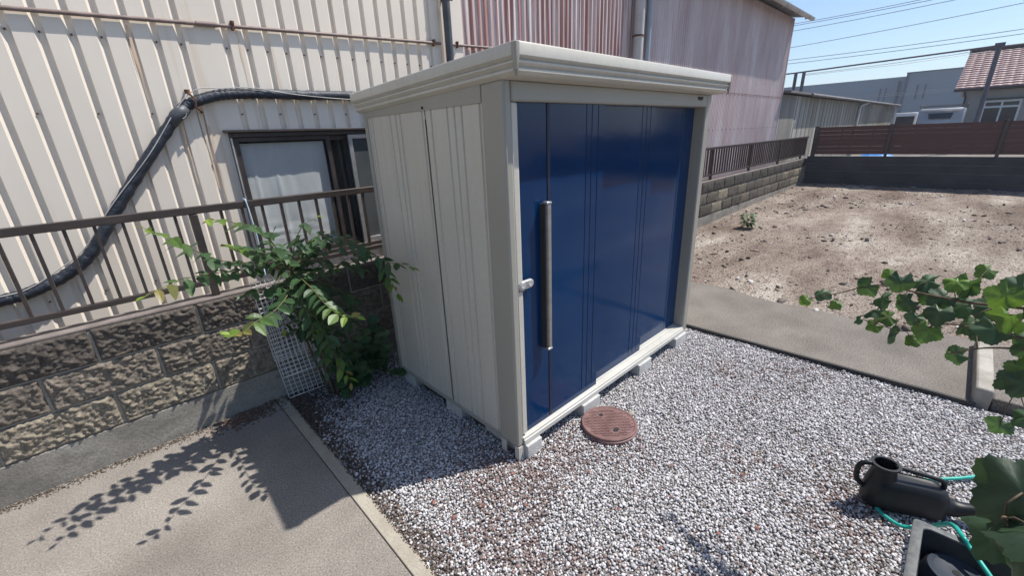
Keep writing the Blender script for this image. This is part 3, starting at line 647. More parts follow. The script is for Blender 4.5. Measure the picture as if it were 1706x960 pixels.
for (p, q_), nm in zip(lines, names):
    (y0, z0), (y1, z1) = p, q_; s_ = (z1 - z0) / (y1 - y0); mb = MB()
    P = [(60, y, z0 + s_ * (y - y0) - .25 * math.sin(math.pi * (y0 + 8 - y) / (y0 - y1 + 16)) + .2) for y in np.linspace(y0 + 8, y1 - 8, 14)]
    tag(mb.tube(P, .028 if z0 > 5 else .02, 4).build('power_line', 'wire', loc=(60, 0, z0)), 'dark ' + nm, 'power line', 'power lines across the sky')
# tarp heap and stones just behind the retaining wall
def heap(name, m, c, s, label, cat, group=None, loc=None, sub=10):
    mb = MB(); L_ = []
    for j in range(1, sub):
        th = math.pi * j / sub; ring = []
        for k in range(14):
            ph = 2 * math.pi * k / 14; d = 1 + .22 * float(vn(c[0] * 3 + 2 * math.cos(ph), c[1] * 5 + 2 * math.sin(ph), j * .5))
            ring.append((c[0] + s[0] * math.sin(th) * math.cos(ph) * d, c[1] + s[1] * math.sin(th) * math.sin(ph) * d, c[2] - s[2] * math.cos(th) * d))
        L_.append(ring)
    mb.loops(L_); return tag(mb.build(name, m, loc=(c[0], c[1], c[2] - s[2]), smooth='all'), label, cat, group)
heap('blue_tarp', 'tarp', (13.75, .35, .74), (.28, .42, .20), 'bright blue tarp bundle seen through the gap under the slat fence', 'tarp')
bx('timber_stack', (13.3, .0, .33), (14.2, 1.4, .58), 'weather', None); 
o = bpy.data.objects['timber_stack']; tag(o, 'grey timber stack under the blue tarp behind the retaining wall', 'timber')
for i in range(9):
    y = 1.45 - i * .33 - random.uniform(0, .1); r = random.uniform(.035, .06)
    if i > 3: y = -.6 - (i - 4) * .62
    heap('rock', 'rock', (12.80 - random.uniform(0, .08), y, float(dz(np.array(12.8), np.array(y))) + r * .35), (r, r * 1.4, r * .7), 'rounded grey rock lying at the foot of the dark retaining wall', 'rock', 'rocks along the retaining wall', sub=7)

# ------------------------------------------------------------------ STORAGE SHED
Wd, Dp = 2.11, 1.312; SL = .041
def ztop(y): return 1.978 - SL * y
S_ = thing('storage_shed', (1.05, .65, 0), 'beige metal garden shed with dark blue sliding doors standing on the gravel', 'shed')
def prism(name, x0, x1, y0, y1, z0, m, parent=S_, bevel=.0, dz_=0):
    return MB().hexa([(x0, y0, z0), (x1, y0, z0), (x1, y1, z0), (x0, y1, z0), (x0, y0, ztop(y0) - dz_), (x1, y0, ztop(y0) - dz_), (x1, y1, ztop(y1) - dz_), (x0, y1, ztop(y1) - dz_)]).build(name, m, parent, bevel=bevel)
prism('corner_post', 0, .045, 0, .152, .07, 'shed_trim', bevel=.010)
prism('corner_post', Wd - .078, Wd, 0, .152, .07, 'shed_trim', bevel=.010)
prism('corner_post', -.002, .045, 1.272, Dp, .07, 'shed_trim', bevel=.006)
prism('corner_post', Wd - .045, Wd + .002, 1.272, Dp, .07, 'shed_trim', bevel=.006)
MB().box((.0455, .006, .128), (.088, .075, 1.889)).build('door_jamb', 'shed', S_, bevel=.008)
def grooved(name, axis, fixed, a0, a1, z0, z1f, lines, m, depth, width, sgn, seams=(), parent=S_):
    """pressed sheet panel: flat sheet with narrow V grooves; out = direction of the visible face"""
    pts = [(a0, fixed)]
    for l in sorted([(x, width, depth) for x in lines] + [(x, width * 1.9, depth * 2.4) for x in seams]):
        x, w_, d = l; pts += [(x - w_ / 2, fixed), (x - w_ * .18, fixed + sgn * d), (x + w_ * .18, fixed + sgn * d), (x + w_ / 2, fixed)]
    pts.append((a1, fixed)); mb = MB(); vs = []
    for z in (0, 1):
        for al, ou in pts:
            zz = z0 if z == 0 else (z1f(al) if callable(z1f) else z1f)
            vs.append((al, ou, zz) if axis == 'x' else (ou, al, zz))
    n = len(pts); mb.add(vs, [(i, i + 1, n + i + 1, n + i) if (axis == 'x') else (i + 1, i, n + i, n + i + 1) for i in range(n - 1)])
    # backing so the sheet has thickness
    t_ = .012 + abs(depth) * 2.6
    o0, o1 = sorted((fixed + sgn * t_, fixed + sgn * (t_ + .006)))
    if axis == 'x': mb.box((a0, o0, z0), (a1, o1, (z1f if not callable(z1f) else 1.85)))
    else: mb.box((o0, a0, z0), (o1, a1, (z1f if not callable(z1f) else 1.80)))
    return mb.build(name, m, parent)
zt = lambda y: 1.893
grooved('side_panel', 'y', .006, .152, .612, .10, zt, [.170, .305, .363, .421, .563], 'shed', .009, .015, 1)
grooved('side_panel', 'y', .006, .624, 1.272, .10, zt, [.647, .875, .924, .988, 1.213, 1.25], 'shed', .009, .015, 1)
grooved('side_panel', 'y', Wd - .006, .152, .612, .10, zt, [.170, .305, .363, .421, .563], 'shed', .005, .012, -1)
grooved('side_panel', 'y', Wd - .006, .624, 1.272, .10, zt, [.647, .875, .924, .988, 1.213, 1.25], 'shed', .005, .012, -1)
for i in range(3):
    grooved('rear_panel', 'x', Dp - .008, .05 + .67 * i, .05 + .67 * (i + 1) - .006, .10, 1.88, [.05 + .67 * i + q_ for q_ in (.03, .27, .33, .39, .63)], 'shed', .005, .012, -1)
for x in (.018, Wd - .022): MB().box((x, .608, .10), (x + .004, .628, 1.9)).build('panel_seam', 'seam', S_)
for xx in ((.001, .02), (Wd - .02, Wd - .001)):
    MB().hexa([(xx[0], .153, 1.8935), (xx[1], .153, 1.8935), (xx[1], 1.2715, 1.889), (xx[0], 1.2715, 1.889), (xx[0], .153, ztop(.153)), (xx[1], .153, ztop(.153)), (xx[1], 1.2715, ztop(1.2715)), (xx[0], 1.2715, ztop(1.2715))]).build('side_header', 'shed_trim', S_, bevel=.002)
MB().tube([(-.004, .628, 1.905), (.004, .628, 1.905)], .007, 8).build('rivet', 'seam', S_)
MB().box((.0455, -.003, 1.8905), (2.031, .115, 1.976)).build('front_header', 'shed_trim', S_, bevel=.009)
mb = MB(); mb.loops([[(1.862, y, 1.957), (1.955, y, 1.957), (1.94, y, 1.935), (1.877, y, 1.935)] for y in (-.0055, -.0025)]); mb.build('badge', 'seam', S_)
# roof with stepped fascia
def rrect(x0, x1, y0, y1, r, n=4):
    pts = []
    for cx, cy, a0 in ((x1 - r, y0 + r, -90), (x1 - r, y1 - r, 0), (x0 + r, y1 - r, 90), (x0 + r, y0 + r, 180)):
        for k in range(n + 1): a_ = math.radians(a0 + 90 * k / n); pts.append((cx + r * math.cos(a_), cy + r * math.sin(a_)))
    return pts
RX0, RX1, RY0, RY1 = -.036, 2.143, -.116, 1.398
prof = [(.05, 2.101), (.014, 2.101), (.005, 2.098), (.0, 2.09), (.0, 2.050), (.016, 2.038), (.007, 2.031), (.007, 2.025), (.022, 2.012), (.014, 2.005), (.014, 1.996), (.028, 1.983), (.042, 1.979)]
def roof_loops(x0, x1, y0, y1, ex=0, r=.02):
    L_ = []
    for i, (ins, z) in enumerate(prof):
        ins -= ex; L_.append([(x, y, z - SL * (y - RY0)) for x, y in rrect(x0 + ins, x1 - ins, y0 + ins, y1 - ins, r)])
    return L_
mb = MB(); LL = roof_loops(RX0, RX1, RY0, RY1); mb.loops(LL[::-1]); mb.build('roof', 'shed', S_, smooth=True)
for cx0, cx1 in ((RX0 - .0015, RX0 + .026), (RX1 - .026, RX1 + .0015)):
    mb = MB(); L_ = []
    for ins, z in [(0.004, 2.0975), (0, 2.094), (0, 2.05), (0.004, 2.02), (.006, 2.0), (.012, 1.974)]:
        L_.append([(x, y, z - SL * (y - RY0)) for x, y in rrect(cx0 + ins, cx1 - ins, RY0 - .0015 + ins, RY0 + .026 - ins, .006, 3)])
    mb.loops(L_[::-1]); mb.build('fascia_corner', 'shed_trim', S_, smooth=True)
mb = MB()
for k in range(5): x = .15 + k * .43; mb.hexa([(x, RY0 + .3, 2.080), (x + .1, RY0 + .3, 2.080), (x + .1, RY1 - .04, 2.036), (x, RY1 - .04, 2.036), (x + .01, RY0 + .3, 2.0985), (x + .09, RY0 + .3, 2.0985), (x + .09, RY1 - .04, 2.049), (x + .01, RY1 - .04, 2.049)])
mb.build('roof_ribs', 'shed', S_)
# base frame and sill
MB().box((.002, .1535, .068), (.05, Dp - .003, .0995)).build('base_rail', 'shed_trim', S_, bevel=.003)
MB().box((Wd - .05, .1535, .068), (Wd - .002, Dp - .003, .0995)).build('base_rail', 'shed_trim', S_, bevel=.003)
MB().box((.05, Dp - .05, .068), (Wd - .05, Dp - .002, .0995)).build('base_rail', 'shed_trim', S_, bevel=.003)
mb = MB(); mb.box((.0455, -.012, .069), (2.031, .016, .100)); mb.box((.0455, -.004, .1003), (2.031, .046, .1135)); mb.box((.0455, .0462, .07), (2.031, .076, .119)); mb.box((.0455, .0762, .07), (2.031, .13, .1245))
mb.build('sill', 'shed_sill', S_, bevel=.003)
MB().box((.05, .091, .07), (2.05, 1.25, .085)).build('floor_panel', 'shed_trim', S_)
# doors
def door(x0, x1, y, lines, seams=()):
    d = grooved('door', 'x', y, x0, x1, .115 + (y > .04) * .005 + (y > .07) * .006, 1.9, lines, 'blue', .0045, .009, 1, seams)
    MB().box((x0, y + .0005, .1145 + (y > .04) * .005 + (y > .07) * .006), (x1, y + .016, .150)).build('door_foot', 'blue', d); return d
d1 = door(.089, .785, .026, [.300, .619, .668, .725], ())
MB().box((.303, .0245, .12), (.322, .028, 1.892)).build('pull_channel', 'navy_seam', d1)
d2 = door(.74, 1.405, .056, [1.237, 1.289, 1.339])
d3 = door(1.37, 2.030, .086, [1.843, 1.885, 1.926, 2.0])
hd = MB(); hd.box((.250, -.022, .62), (.278, .004, 1.42)); ho = hd.build('handle', 'bronze', d1, bevel=.006)
MB().box((.240, -.006, .617), (.2495, .026, 1.423)).build('handle_side', 'seam', ho)
for z in ((.606, .6195), (1.4205, 1.434)): MB().box((.244, -.024, z[0]), (.280, .01, z[1])).build('handle_cap', 'silver', ho, bevel=.004)
# lock: tilted oval plate with two thumb dimples
def oval(cx, cz, hw, r, tilt, y, n=10):
    pts = []
    for s_, a0 in ((1, -90), (-1, 90)):
        for k in range(n + 1):
            a_ = math.radians(a0 + 180 * k / n); u, v = s_ * hw + r * math.cos(a_), r * math.sin(a_)
            pts.append((cx + u * math.cos(tilt) - v * math.sin(tilt), y, cz + u * math.sin(tilt) + v * math.cos(tilt)))
    return pts
lk = MB().loops([oval(.108, 1.032, .029, .024, .0, .012), oval(.108, 1.032, .029, .024, .0, .001), oval(.108, 1.032, .027, .020, .0, -.003)][::1]).build('lock', 'silver', d1, smooth=True)
for s_ in (-1, 1):
    cx, cz = .108 + s_ * .027, 1.032
    mb = MB(); mb.loops([[(cx + r * math.cos(t_), y, cz + r * math.sin(t_)) for t_ in np.linspace(0, 2 * math.pi, 16, endpoint=False)] for r, y in ((.018, -.0032), (.016, -.0048), (.013, -.0045), (.008, -.0034), (.003, -.0031))], cap0=False)
    mb.build('thumb_dimple', 'pvc_grey', lk, smooth='all')
MB().box((.056, .002, 1.000), (.098, .0065, 1.046)).build('strike_plate', 'bronze', lk, bevel=.002)
# anchor brackets at the corners
for x in (.003, Wd - .045):
    mb = MB(); mb.box((x, -.004, -.03), (x + .042, .001, .069)); mb.box((x, .0012, -.03), (x + .004, .03, .069))
    for zz in (.002, .022, .042): mb.box((x + .014, -.0052, zz), (x + .018, -.0042, zz + .013)); mb.box((x + .026, -.0052, zz), (x + .030, -.0042, zz + .013))
    mb.build('anchor_bracket', 'shed', S_)
MB().box((.0, .10, -.02), (.006, .14, .069)).build('anchor_bracket', 'shed', S_)
# concrete blocks under the shed
first = None
blocks = [(.048, .17, -.03, .35, 'pale concrete block under the shed corner nearest the camera'), (.575, .76, -.03, .36, 'pale concrete block under the blue doors beside the round lid'), (1.27, 1.45, -.03, .36, 'pale concrete block under the blue doors past the round lid'), (1.86, 2.055, -.03, .36, 'pale concrete block under the far front corner of the shed'), (.012, .30, .55, .72, 'grey block under the middle of the shaded side wall'), (.012, .30, 1.12, 1.28, 'grey block under the rear left corner of the shed')]
for x0, x1, y0, y1, lb in blocks:
    o = MB().box((x0, y0, -.03), (x1, y1, .0665)).build('concrete_block', 'cblock', loc=((x0 + x1) / 2, (y0 + y1) / 2, -.03), bevel=.005); tag(o, lb, 'block', 'concrete blocks under the shed')

# ------------------------------------------------------------------ inspection lid
t = thing('inspection_cover', (.60, -.205, 0), 'round red brown ribbed inspection cover with two finger holes set in the gravel', 'inspection cover')
def ring(r, z, n=48): return [(.612 + r * math.cos(2 * math.pi * k / n), -.20 + r * math.sin(2 * math.pi * k / n), z) for k in range(n)]
MB().loops([ring(.178, -.03), ring(.178, -.004), ring(.172, .0), ring(.172, .01), ring(.168, .0135), ring(.160, .0135), ring(.157, .0105), ring(.15, .0105)]).build('lid_body', 'lid', t, smooth=True)
mb = MB()
hx = [(.638, -.120), (.580, -.272)]
ct, st = -.76, -.65
for i in range(-9, 10):
    for j in range(-4, 5):
        u, v = i * .0155, j * .034 + (.017 if i % 2 else 0)
        if math.hypot(u, v) > .14: continue
        cx, cy = .612 + u * ct - v * st, -.20 + u * st + v * ct
        if min(math.hypot(cx - a_, cy - b_) for a_, b_ in hx) < .024: continue
        hu, hv = .0052, .0145
        q_ = [(cx + a_ * ct - b_ * st, cy + a_ * st + b_ * ct) for a_, b_ in ((-hu, -hv), (hu, -hv), (hu, hv), (-hu, hv))]
        mb.hexa([(x, y, .0104) for x, y in q_] + [(x, y, .0138) for x, y in q_])
mb.build('treads', 'lid', t)
for a_, b_ in hx:
    mb = MB(); mb.loops([[(a_ + r * math.cos(t_), b_ + r * .7 * math.sin(t_), z) for t_ in np.linspace(0, 2 * math.pi, 16, endpoint=False)] for r, z in ((.022, .0112), (.018, .0118), (.0175, .0109))]); mb.build('finger_hole', 'hole', t)
heap('broken_tile', 'kerb', (.80, -.245, .002), (.032, .022, .012), 'small pale broken piece of stone beside the round lid', 'stone', sub=6)

# ------------------------------------------------------------------ watering can, planter, hose
def can():
    t = thing('watering_can', (1.02, -1.60, 0), 'black plastic watering can with round filler mouth lying by the green hose', 'watering can')
    d = Vector((.45, -.89, 0)).normalized(); s = Vector((-d.y, d.x, 0)); c = Vector((1.032, -1.536, 0))
    def P(u, v, z): return c + d * u + s * (v * .94) + Vector((0, 0, z * .88))
    def lo(u0, u1, hw, z, r, tilt=0):
        return [P(x, y, z + tilt * (x - u0)) for x, y in rrect(u0, u1, -hw, hw, min(r, hw * .98), 6)]
    # filler neck and body as one skin
    mb = MB(); mb.loops([lo(-.125, .175, .060, .0, .05), lo(-.138, .19, .068, .018, .06), lo(-.138, .19, .070, .09, .065), lo(-.132, .18, .066, .150, .06, -.06), lo(-.12, .165, .054, .180, .05, -.07), lo(-.11, .15, .044, .188, .04, -.075), lo(-.10, .14, .040, .181, .036, -.075)]); mb.build('body', 'plastic', t, smooth=True)
    cn = -.087
    nk = MB(); R1 = [(.063, .10), (.060, .15), (.052, .19), (.047, .225), (.050, .243), (.058, .25), (.058, .258), (.045, .258), (.043, .24), (.043, .13)]
    nk.loops([[P(cn + .012 + r * math.cos(a_), r * math.sin(a_), z) for a_ in np.linspace(0, 2 * math.pi, 24, endpoint=False)] for r, z in R1]); nk.build('filler_neck', 'plastic', t, smooth=True)
    MB().loops([[P(cn + .012 + .042 * math.cos(a_), .042 * math.sin(a_), z) for a_ in np.linspace(0, 2 * math.pi, 20, endpoint=False)] for z in (.15, .155)]).build('filler_well', 'hole', t)
    hp_ = crom([P(cn - .03, 0, .245), P(cn - .066, 0, .243), P(cn - .088, 0, .215), P(cn - .086, 0, .14), P(cn - .055, 0, .095), P(cn - .01, 0, .08)], 5); MB().tube(hp_, .0115, 10).build('rear_handle', 'plastic', t, smooth='all')
    hp_ = crom([P(cn + .05, 0, .245), P(-.0, 0, .240), P(.11, 0, .218), P(.142, 0, .208), P(.156, 0, .185), P(.156, 0, .145)], 5); MB().tube(hp_, .0105, 10).build('top_handle', 'plastic', t, smooth='all')
    sp = crom([P(.14, 0, .07), P(.19, 0, .055), P(.24, -.01, .06), P(.31, -.02, .09), P(.36, -.02, .12)], 5); MB().tube(sp, [.055 - .030 * min(1, i / 14) for i in range(len(sp))], 14).build('spout', 'plastic', t, smooth='all')
can()
t = thing('planter_box', (.3, -1.95, 0), 'large square black planter box with pale worn rim at the lower right', 'planter')
x0, x1, y0, y1, h_ = .0, .60, -2.25, -1.585, .30
mb = MB(); n_ = 2
def rr4(ins, z, r=.02): return [(x, y, z) for x, y in rrect(x0 + ins, x1 - ins, y0 + ins, y1 - ins, r, 3)]
mb.loops([rr4(.05, .0), rr4(.012, h_ - .03), rr4(.010, h_ - .005), rr4(.028, h_ - .005), rr4(.03, h_ - .04), rr4(.07, .05)]); mb.build('box', 'planter', t, smooth=True)
mb = MB(); A = [rr4(-.001, h_ - .03), rr4(-.003, h_ - .002), rr4(.0, h_), rr4(.026, h_), rr4(.028, h_ - .003), rr4(.0275, h_ - .028), rr4(.001, h_ - .03)]; mb.loops(A, False, False); mb.build('rim', 'planter_rim', t, smooth=True)
tag(MB().box((.08, -2.17, .051), (.52, -1.67, .09)).build('planter_soil', 'soil', loc=(.3, -1.92, .051)), 'dark soil lying in the bottom of the black planter box', 'soil')
t = thing('plant_pot', (.50, -1.72, .09), 'upturned dark blue grey pot lying inside the black planter box', 'pot')
def cir(r, z, c_=(.50, -1.72), n=36): return [(c_[0] + r * math.cos(2 * math.pi * k / n), c_[1] + r * math.sin(2 * math.pi * k / n), z) for k in range(n)]
MB().loops([cir(.118, .092), cir(.118, .112), cir(.108, .114), cir(.085, .215), cir(.078, .228), cir(.066, .231), cir(.060, .226), cir(.02, .224)]).build('pot_wall', 'pot', t, smooth=True)
MB().loops([cir(.012, .2245, n=12), cir(.012, .2260, n=12)]).build('drain_hole', 'hole', t)
hz = -.006
hose = [(2.6, -2.3, .06), (2.3, -2.2, hz + .02), (1.82, -1.98, hz + .02), (1.635, -1.876, hz + .02), (1.50, -1.79, hz + .016), (1.36, -1.66, hz + .012), (1.22, -1.52, hz + .012), (1.10, -1.42, hz + .012), (1.02, -1.445, hz + .012), (.965, -1.468, hz + .013), (.915, -1.51, hz + .014), (.892, -1.57, hz + .014), (.89, -1.615, .03), (.82, -1.65, .12), (.72, -1.69, .25), (.60, -1.712, .309), (.575, -1.735, .295), (.50, -1.80, .262), (.40, -1.90, .20)]
tag(MB().tube(crom(hose, 14), .0085, 10).build('garden_hose', 'hose', loc=(1.0, -1.6, 0), smooth='all'), 'bright teal green garden hose looping round the black watering can', 'hose')

# ------------------------------------------------------------------ white grid panels leaning on the wall, string
def wire_panel(p0, u, v, nu, nv, label):
    """p0 corner, u/v edge vectors; a frame of thicker rod and thin cross wires"""
    p0, u, v = Vector(p0), Vector(u), Vector(v)
    t = thing('wire_grid', tuple(p0), label, 'wire grid', None)
    mb = MB()
    mb.tube([p0, p0 + u, p0 + u + v, p0 + v, p0], .0034, 6, tone=None)
    mb.build('rim_wire', 'mesh', t, smooth='all')
    mb = MB(); nrm = u.cross(v).normalized() * .003
    for i in range(1, nu): a_ = p0 + u * (i / nu); mb.tube([a_, a_ + v], .0019, 4)
    for j in range(1, nv): a_ = p0 + v * (j / nv) + nrm; mb.tube([a_, a_ + u], .0019, 4)
    mb.build('cross_wires', 'mesh', t)
wire_panel((-.725, 1.645, .005), (.27, -.02, .0), (-.030, .035, .43), 8, 13, 'white wire grid standing on the ground against the block wall')
wire_panel((-.755, 1.662, .32), (.24, -.05, .03), (-.02, .02, .58), 9, 19, 'white wire grid reaching highest on the wall behind the shrub')
wire_panel((-.735, 1.60, .20), (.27, -.03, .02), (-.035, .07, .55), 9, 17, 'white wire grid between the low and the tall one, half hidden by leaves')
t = thing('hanging_string', (-.665, 1.72, 1.42), 'pale blue string looped over the fence rail above the wire grids', 'string')
MB().tube(crom([(-.66, 1.84, 1.36), (-.665, 1.835, 1.42), (-.668, 1.785, 1.428), (-.67, 1.752, 1.42), (-.664, 1.748, 1.33), (-.657, 1.746, 1.18), (-.662, 1.742, 1.03), (-.672, 1.71, .92)], 6), .0042, 6).build('loop', 'string', t, smooth='all')

# ------------------------------------------------------------------ plants
def simple_leaf(mb, p, d, nrm, L_, W_, tone, fold=.25, droop=.25, serr=.0):
    d = Vector(d).normalized(); nrm = Vector(nrm); s = d.cross(nrm).normalized(); nrm = s.cross(d).normalized(); p = Vector(p)
    prof_ = [(0, 0), (.12, .55), (.3, .95), (.5, 1.0), (.7, .78), (.88, .38), (1, 0)]
    mid = []; le = []; ri = []
    for t_, w_ in prof_:
        c = p + d * (t_ * L_) - Vector((0, 0, 1)) * (droop * L_ * t_ * t_)
        mid.append(c); up = nrm * (fold * w_ * W_ * .5)
        k = 1 + serr * random.uniform(-.12, .12)
        le.append(c + s * (w_ * W_ * .5 * k) + up); ri.append(c - s * (w_ * W_ * .5 * k) + up)
    vs = mid + le[1:-1] + ri[1:-1]; n = len(mid); m_ = n - 2; fs = []
    for side in (0, 1):
        o = n + side * m_
        fs.append((0, 1, o) if side == 0 else (0, o, 1))
        for i in range(m_ - 1): q_ = (i + 1, i + 2, o + i + 1, o + i); fs.append(q_ if side == 0 else q_[::-1])
        fs.append((n - 2, n - 1, o + m_ - 1) if side == 0 else (n - 2, o + m_ - 1, n - 1))
    mb.add(vs, fs, tone)
def spray(lm, sm, P, r0=.004, young=.25, leaf=.086, step=.033, dark=1.0, bare=.1):
    path = crom(P, 8); L_ = [0]
    for i in range(1, len(path)): L_.append(L_[-1] + (path[i] - path[i - 1]).length)
    T = L_[-1]; n = len(path)
    sm.tube(path, [max(.0011, r0 * (1 - .8 * l / T)) for l in L_], 5)
    s_ = T * bare; side = 1
    while s_ < T + .01:
        i = min(range(n), key=lambda k: abs(L_[k] - s_)); tt = min(1, s_ / T)
        d = (path[min(i + 1, n - 1)] - path[max(i - 1, 0)]).normalized()
        up = Vector((random.uniform(-.45, .45), random.uniform(-.6, .15), 1)).normalized()
        sd = d.cross(up).normalized() * side
        ld = (d * random.uniform(.35, .8) + sd * 1.0 + Vector((0, 0, random.uniform(-.55, .05)))).normalized()
        if s_ > T - .012: ld = d
        sz = leaf * random.uniform(.8, 1.15) * (1 - .45 * max(0, (tt - .75) / .25)) * (.75 + .25 * min(1, tt * 4))
        y = max(0, (tt - (1 - young)) / max(young, .01)); y = min(1, y * random.uniform(.75, 1.2)); v = random.uniform(.75, 1.2) * dark
        g0 = (.045 * v, .10 * v, .038 * v); g1 = (.17, .27, .03) if random.random() < .85 else (.25, .20, .05)
        tone = tuple(a_ * (1 - y) + b_ * y for a_, b_ in zip(g0, g1))
        simple_leaf(lm, path[i], ld, up, sz, sz * random.uniform(.48, .60), tone, fold=random.uniform(.1, .4), droop=random.uniform(.05, .4), serr=1)
        side *= -1; s_ += step * random.uniform(.75, 1.25)
PATHS = {'T1': [(-0.629, 1.25, 1.042), (-0.786, 1.22, 1.125), (-0.956, 1.15, 1.19), (-1.076, 1.08, 1.285), (-1.144, 1.0, 1.364), (-1.246, 0.9, 1.449)], 'T2': [(-0.629, 1.25, 1.042), (-0.748, 1.22, 1.09), (-0.92, 1.15, 1.127), (-1.074, 1.05, 1.168), (-1.213, 0.95, 1.178), (-1.314, 0.87, 1.169)], 'T5': [(-0.629, 1.25, 1.042), (-0.692, 1.15, 1.18), (-0.792, 1.02, 1.339), (-0.923, 0.92, 1.417), (-1.037, 0.85, 1.458)], 'T11': [(-0.629, 1.25, 1.042), (-0.737, 1.2, 1.169), (-0.856, 1.1, 1.235), (-0.969, 1.0, 1.303)], 'T6': [(-0.629, 1.25, 1.042), (-0.597, 1.2, 1.191), (-0.548, 1.15, 1.305), (-0.478, 1.1, 1.35)], 'T7': [(-0.629, 1.25, 1.042), (-0.514, 1.2, 1.201), (-0.41, 1.15, 1.235), (-0.33, 1.1, 1.2), (-0.252, 1.05, 1.137), (-0.19, 1.0, 1.041), (-0.154, 0.96, 0.924), (-0.118, 0.92, 0.79)], 'T7b': [(-0.252, 1.05, 1.137), (-0.171, 0.95, 1.046), (-0.123, 0.85, 1.039), (-0.073, 0.8, 1.009)], 'T4': [(-0.629, 1.25, 1.042), (-0.63, 0.95, 1.0), (-0.65, 0.7, 0.968), (-0.638, 0.55, 0.946), (-0.595, 0.47, 0.949)], 'T3': [(-0.629, 1.25, 1.042), (-0.706, 1.1, 0.96), (-0.848, 0.9, 0.94), (-0.962, 0.75, 0.968), (-1.038, 0.66, 0.967), (-1.111, 0.6, 0.998)], 'T8': [(-0.629, 1.25, 1.042), (-0.572, 1.2, 0.767), (-0.538, 1.12, 0.537), (-0.506, 1.08, 0.414), (-0.482, 1.03, 0.261)], 'T9': [(-0.629, 1.25, 1.042), (-0.684, 1.2, 0.971), (-0.817, 1.12, 1.0), (-0.938, 1.05, 1.014)], 'T10': [(-0.629, 1.25, 1.042), (-0.577, 1.15, 1.035), (-0.493, 1.1, 1.038), (-0.357, 1.1, 1.047), (-0.231, 1.12, 0.969)], 'T12': [(-0.629, 1.25, 1.042), (-0.654, 1.1, 0.918), (-0.653, 1.0, 0.794), (-0.675, 0.95, 0.707)], 'T13': [(-0.629, 1.25, 1.042), (-0.581, 1.25, 0.902), (-0.517, 1.25, 0.673), (-0.543, 1.25, 0.461), (-0.572, 1.2, 0.33)], 'T14': [(-0.629, 1.25, 1.042), (-0.712, 1.1, 1.155), (-0.768, 1.0, 1.28), (-0.749, 0.95, 1.341)]}
def shrub():
    t = thing('shrub', (-.48, 1.50, 0), 'leafy green shrub with long arching sprays growing between the wall and the shed', 'shrub')
    lm, sm = MB(), MB()
    yg = dict(T1=.3, T2=.28, T5=.3, T11=.4, T6=.1, T7=.3, T7b=.3, T4=.36, T3=.42, T8=.5, T9=0, T10=.05, T12=0, T13=0, T14=0)
    for k, P in PATHS.items(): spray(lm, sm, P, young=yg[k], bare=.12 if k not in ('T7b',) else .3)
    hub = Vector((-.63, 1.25, 1.04))
    for i in range(38):
        h = hub + Vector((random.uniform(.0, .2), random.uniform(-.03, .22), random.uniform(-.6, .04)))
        a_ = random.uniform(0, 6.28); L_ = random.uniform(.18, .36)
        e = h + Vector((math.cos(a_) * L_ * .8 + .07, math.sin(a_) * L_ * .7 - .04, random.uniform(-.16, .2)))
        e.x = max(-.74, min(e.x, -.06)); e.y = min(e.y, 1.66); mid_ = (h + e) / 2 + Vector((0, 0, .05))
        spray(lm, sm, [h, mid_, e], r0=.003, young=.12 if random.random() < .3 else 0, dark=.9, step=.033, leaf=.08)
    tr = MB()
    for P in ([(-.46, 1.50, -.02), (-.50, 1.46, .25), (-.56, 1.36, .6), (-.60, 1.28, .9), (-.63, 1.25, 1.06)], [(-.44, 1.48, -.02), (-.42, 1.42, .3), (-.50, 1.32, .7), (-.60, 1.26, 1.0)], [(-.48, 1.52, -.02), (-.55, 1.5, .35), (-.62, 1.38, .75), (-.64, 1.27, 1.0)]):
        c_ = crom(P, 6); tr.tube(c_, [.011 - .007 * i / len(c_) for i in range(len(c_))], 7)
    tr.build('stem', 'bark', t, smooth='all'); sm.build('twigs', 'twig', t, smooth='all'); lm.build('foliage', 'leaf', t)
shrub()
def round_leaf(mb, p, d, nrm, r, tone, lobes=0, cup=.15, seed=0):
    """leaf blade fanned round the stalk point; lobes=5 gives a vine leaf with teeth"""
    d = Vector(d).normalized(); nrm = Vector(nrm).normalized(); s = d.cross(nrm).normalized(); nrm = s.cross(d).normalized(); p = Vector(p)
    rnd = random.Random(seed); n = 44 if lobes else 18; vs = [p]; ts = [tuple(c * 1.25 for c in tone)]
    ph1, ph2, fl = rnd.uniform(0, 6), rnd.uniform(0, 6), rnd.uniform(-1, 1)
    rings = (.5, 1.0); 
    for rg in rings:
        for k in range(n):
            a_ = -math.pi + 2 * math.pi * (k + .5) / n
            if lobes:
                f = .80 + .20 * (.5 + .5 * math.cos(5 * a_ * .92)) ** .7; f *= 1.12 - .24 * abs(a_) / math.pi
                if abs(a_) > 2.75: f *= .45
                if rg == 1: f *= 1 + .042 * (1 if k % 2 else -1) + rnd.uniform(-.02, .02)
            else: f = 1.05 - .12 * abs(math.sin(a_)); f *= .55 if abs(a_) > 2.8 else 1
            rr_ = r * f * rg
            zz = cup * r * (-(rg ** 2) * .6 + .22 * math.sin(2 * a_ + ph1) * rg + .16 * math.sin(5 * a_ + ph2) * rg) + fl * .1 * r * rg * math.sin(a_)
            vs.append(p + d * (rr_ * math.cos(a_)) + s * (rr_ * math.sin(a_)) + nrm * zz)
            vein = (.5 + .5 * math.cos(5 * a_ * .92)) ** 6 if lobes else 0
            ts.append(tuple(c * (1 + (.35 * vein if rg < 1 else .1 * vein)) for c in tone))
    fs = [(0, 1 + k, 1 + (k + 1) % n) for k in range(n)] + [(1 + k, 1 + n + k, 1 + n + (k + 1) % n, 1 + (k + 1) % n) for k in range(n)]
    b_ = len(mb.v); mb.add(vs, fs, tone); mb.t[b_:] = ts
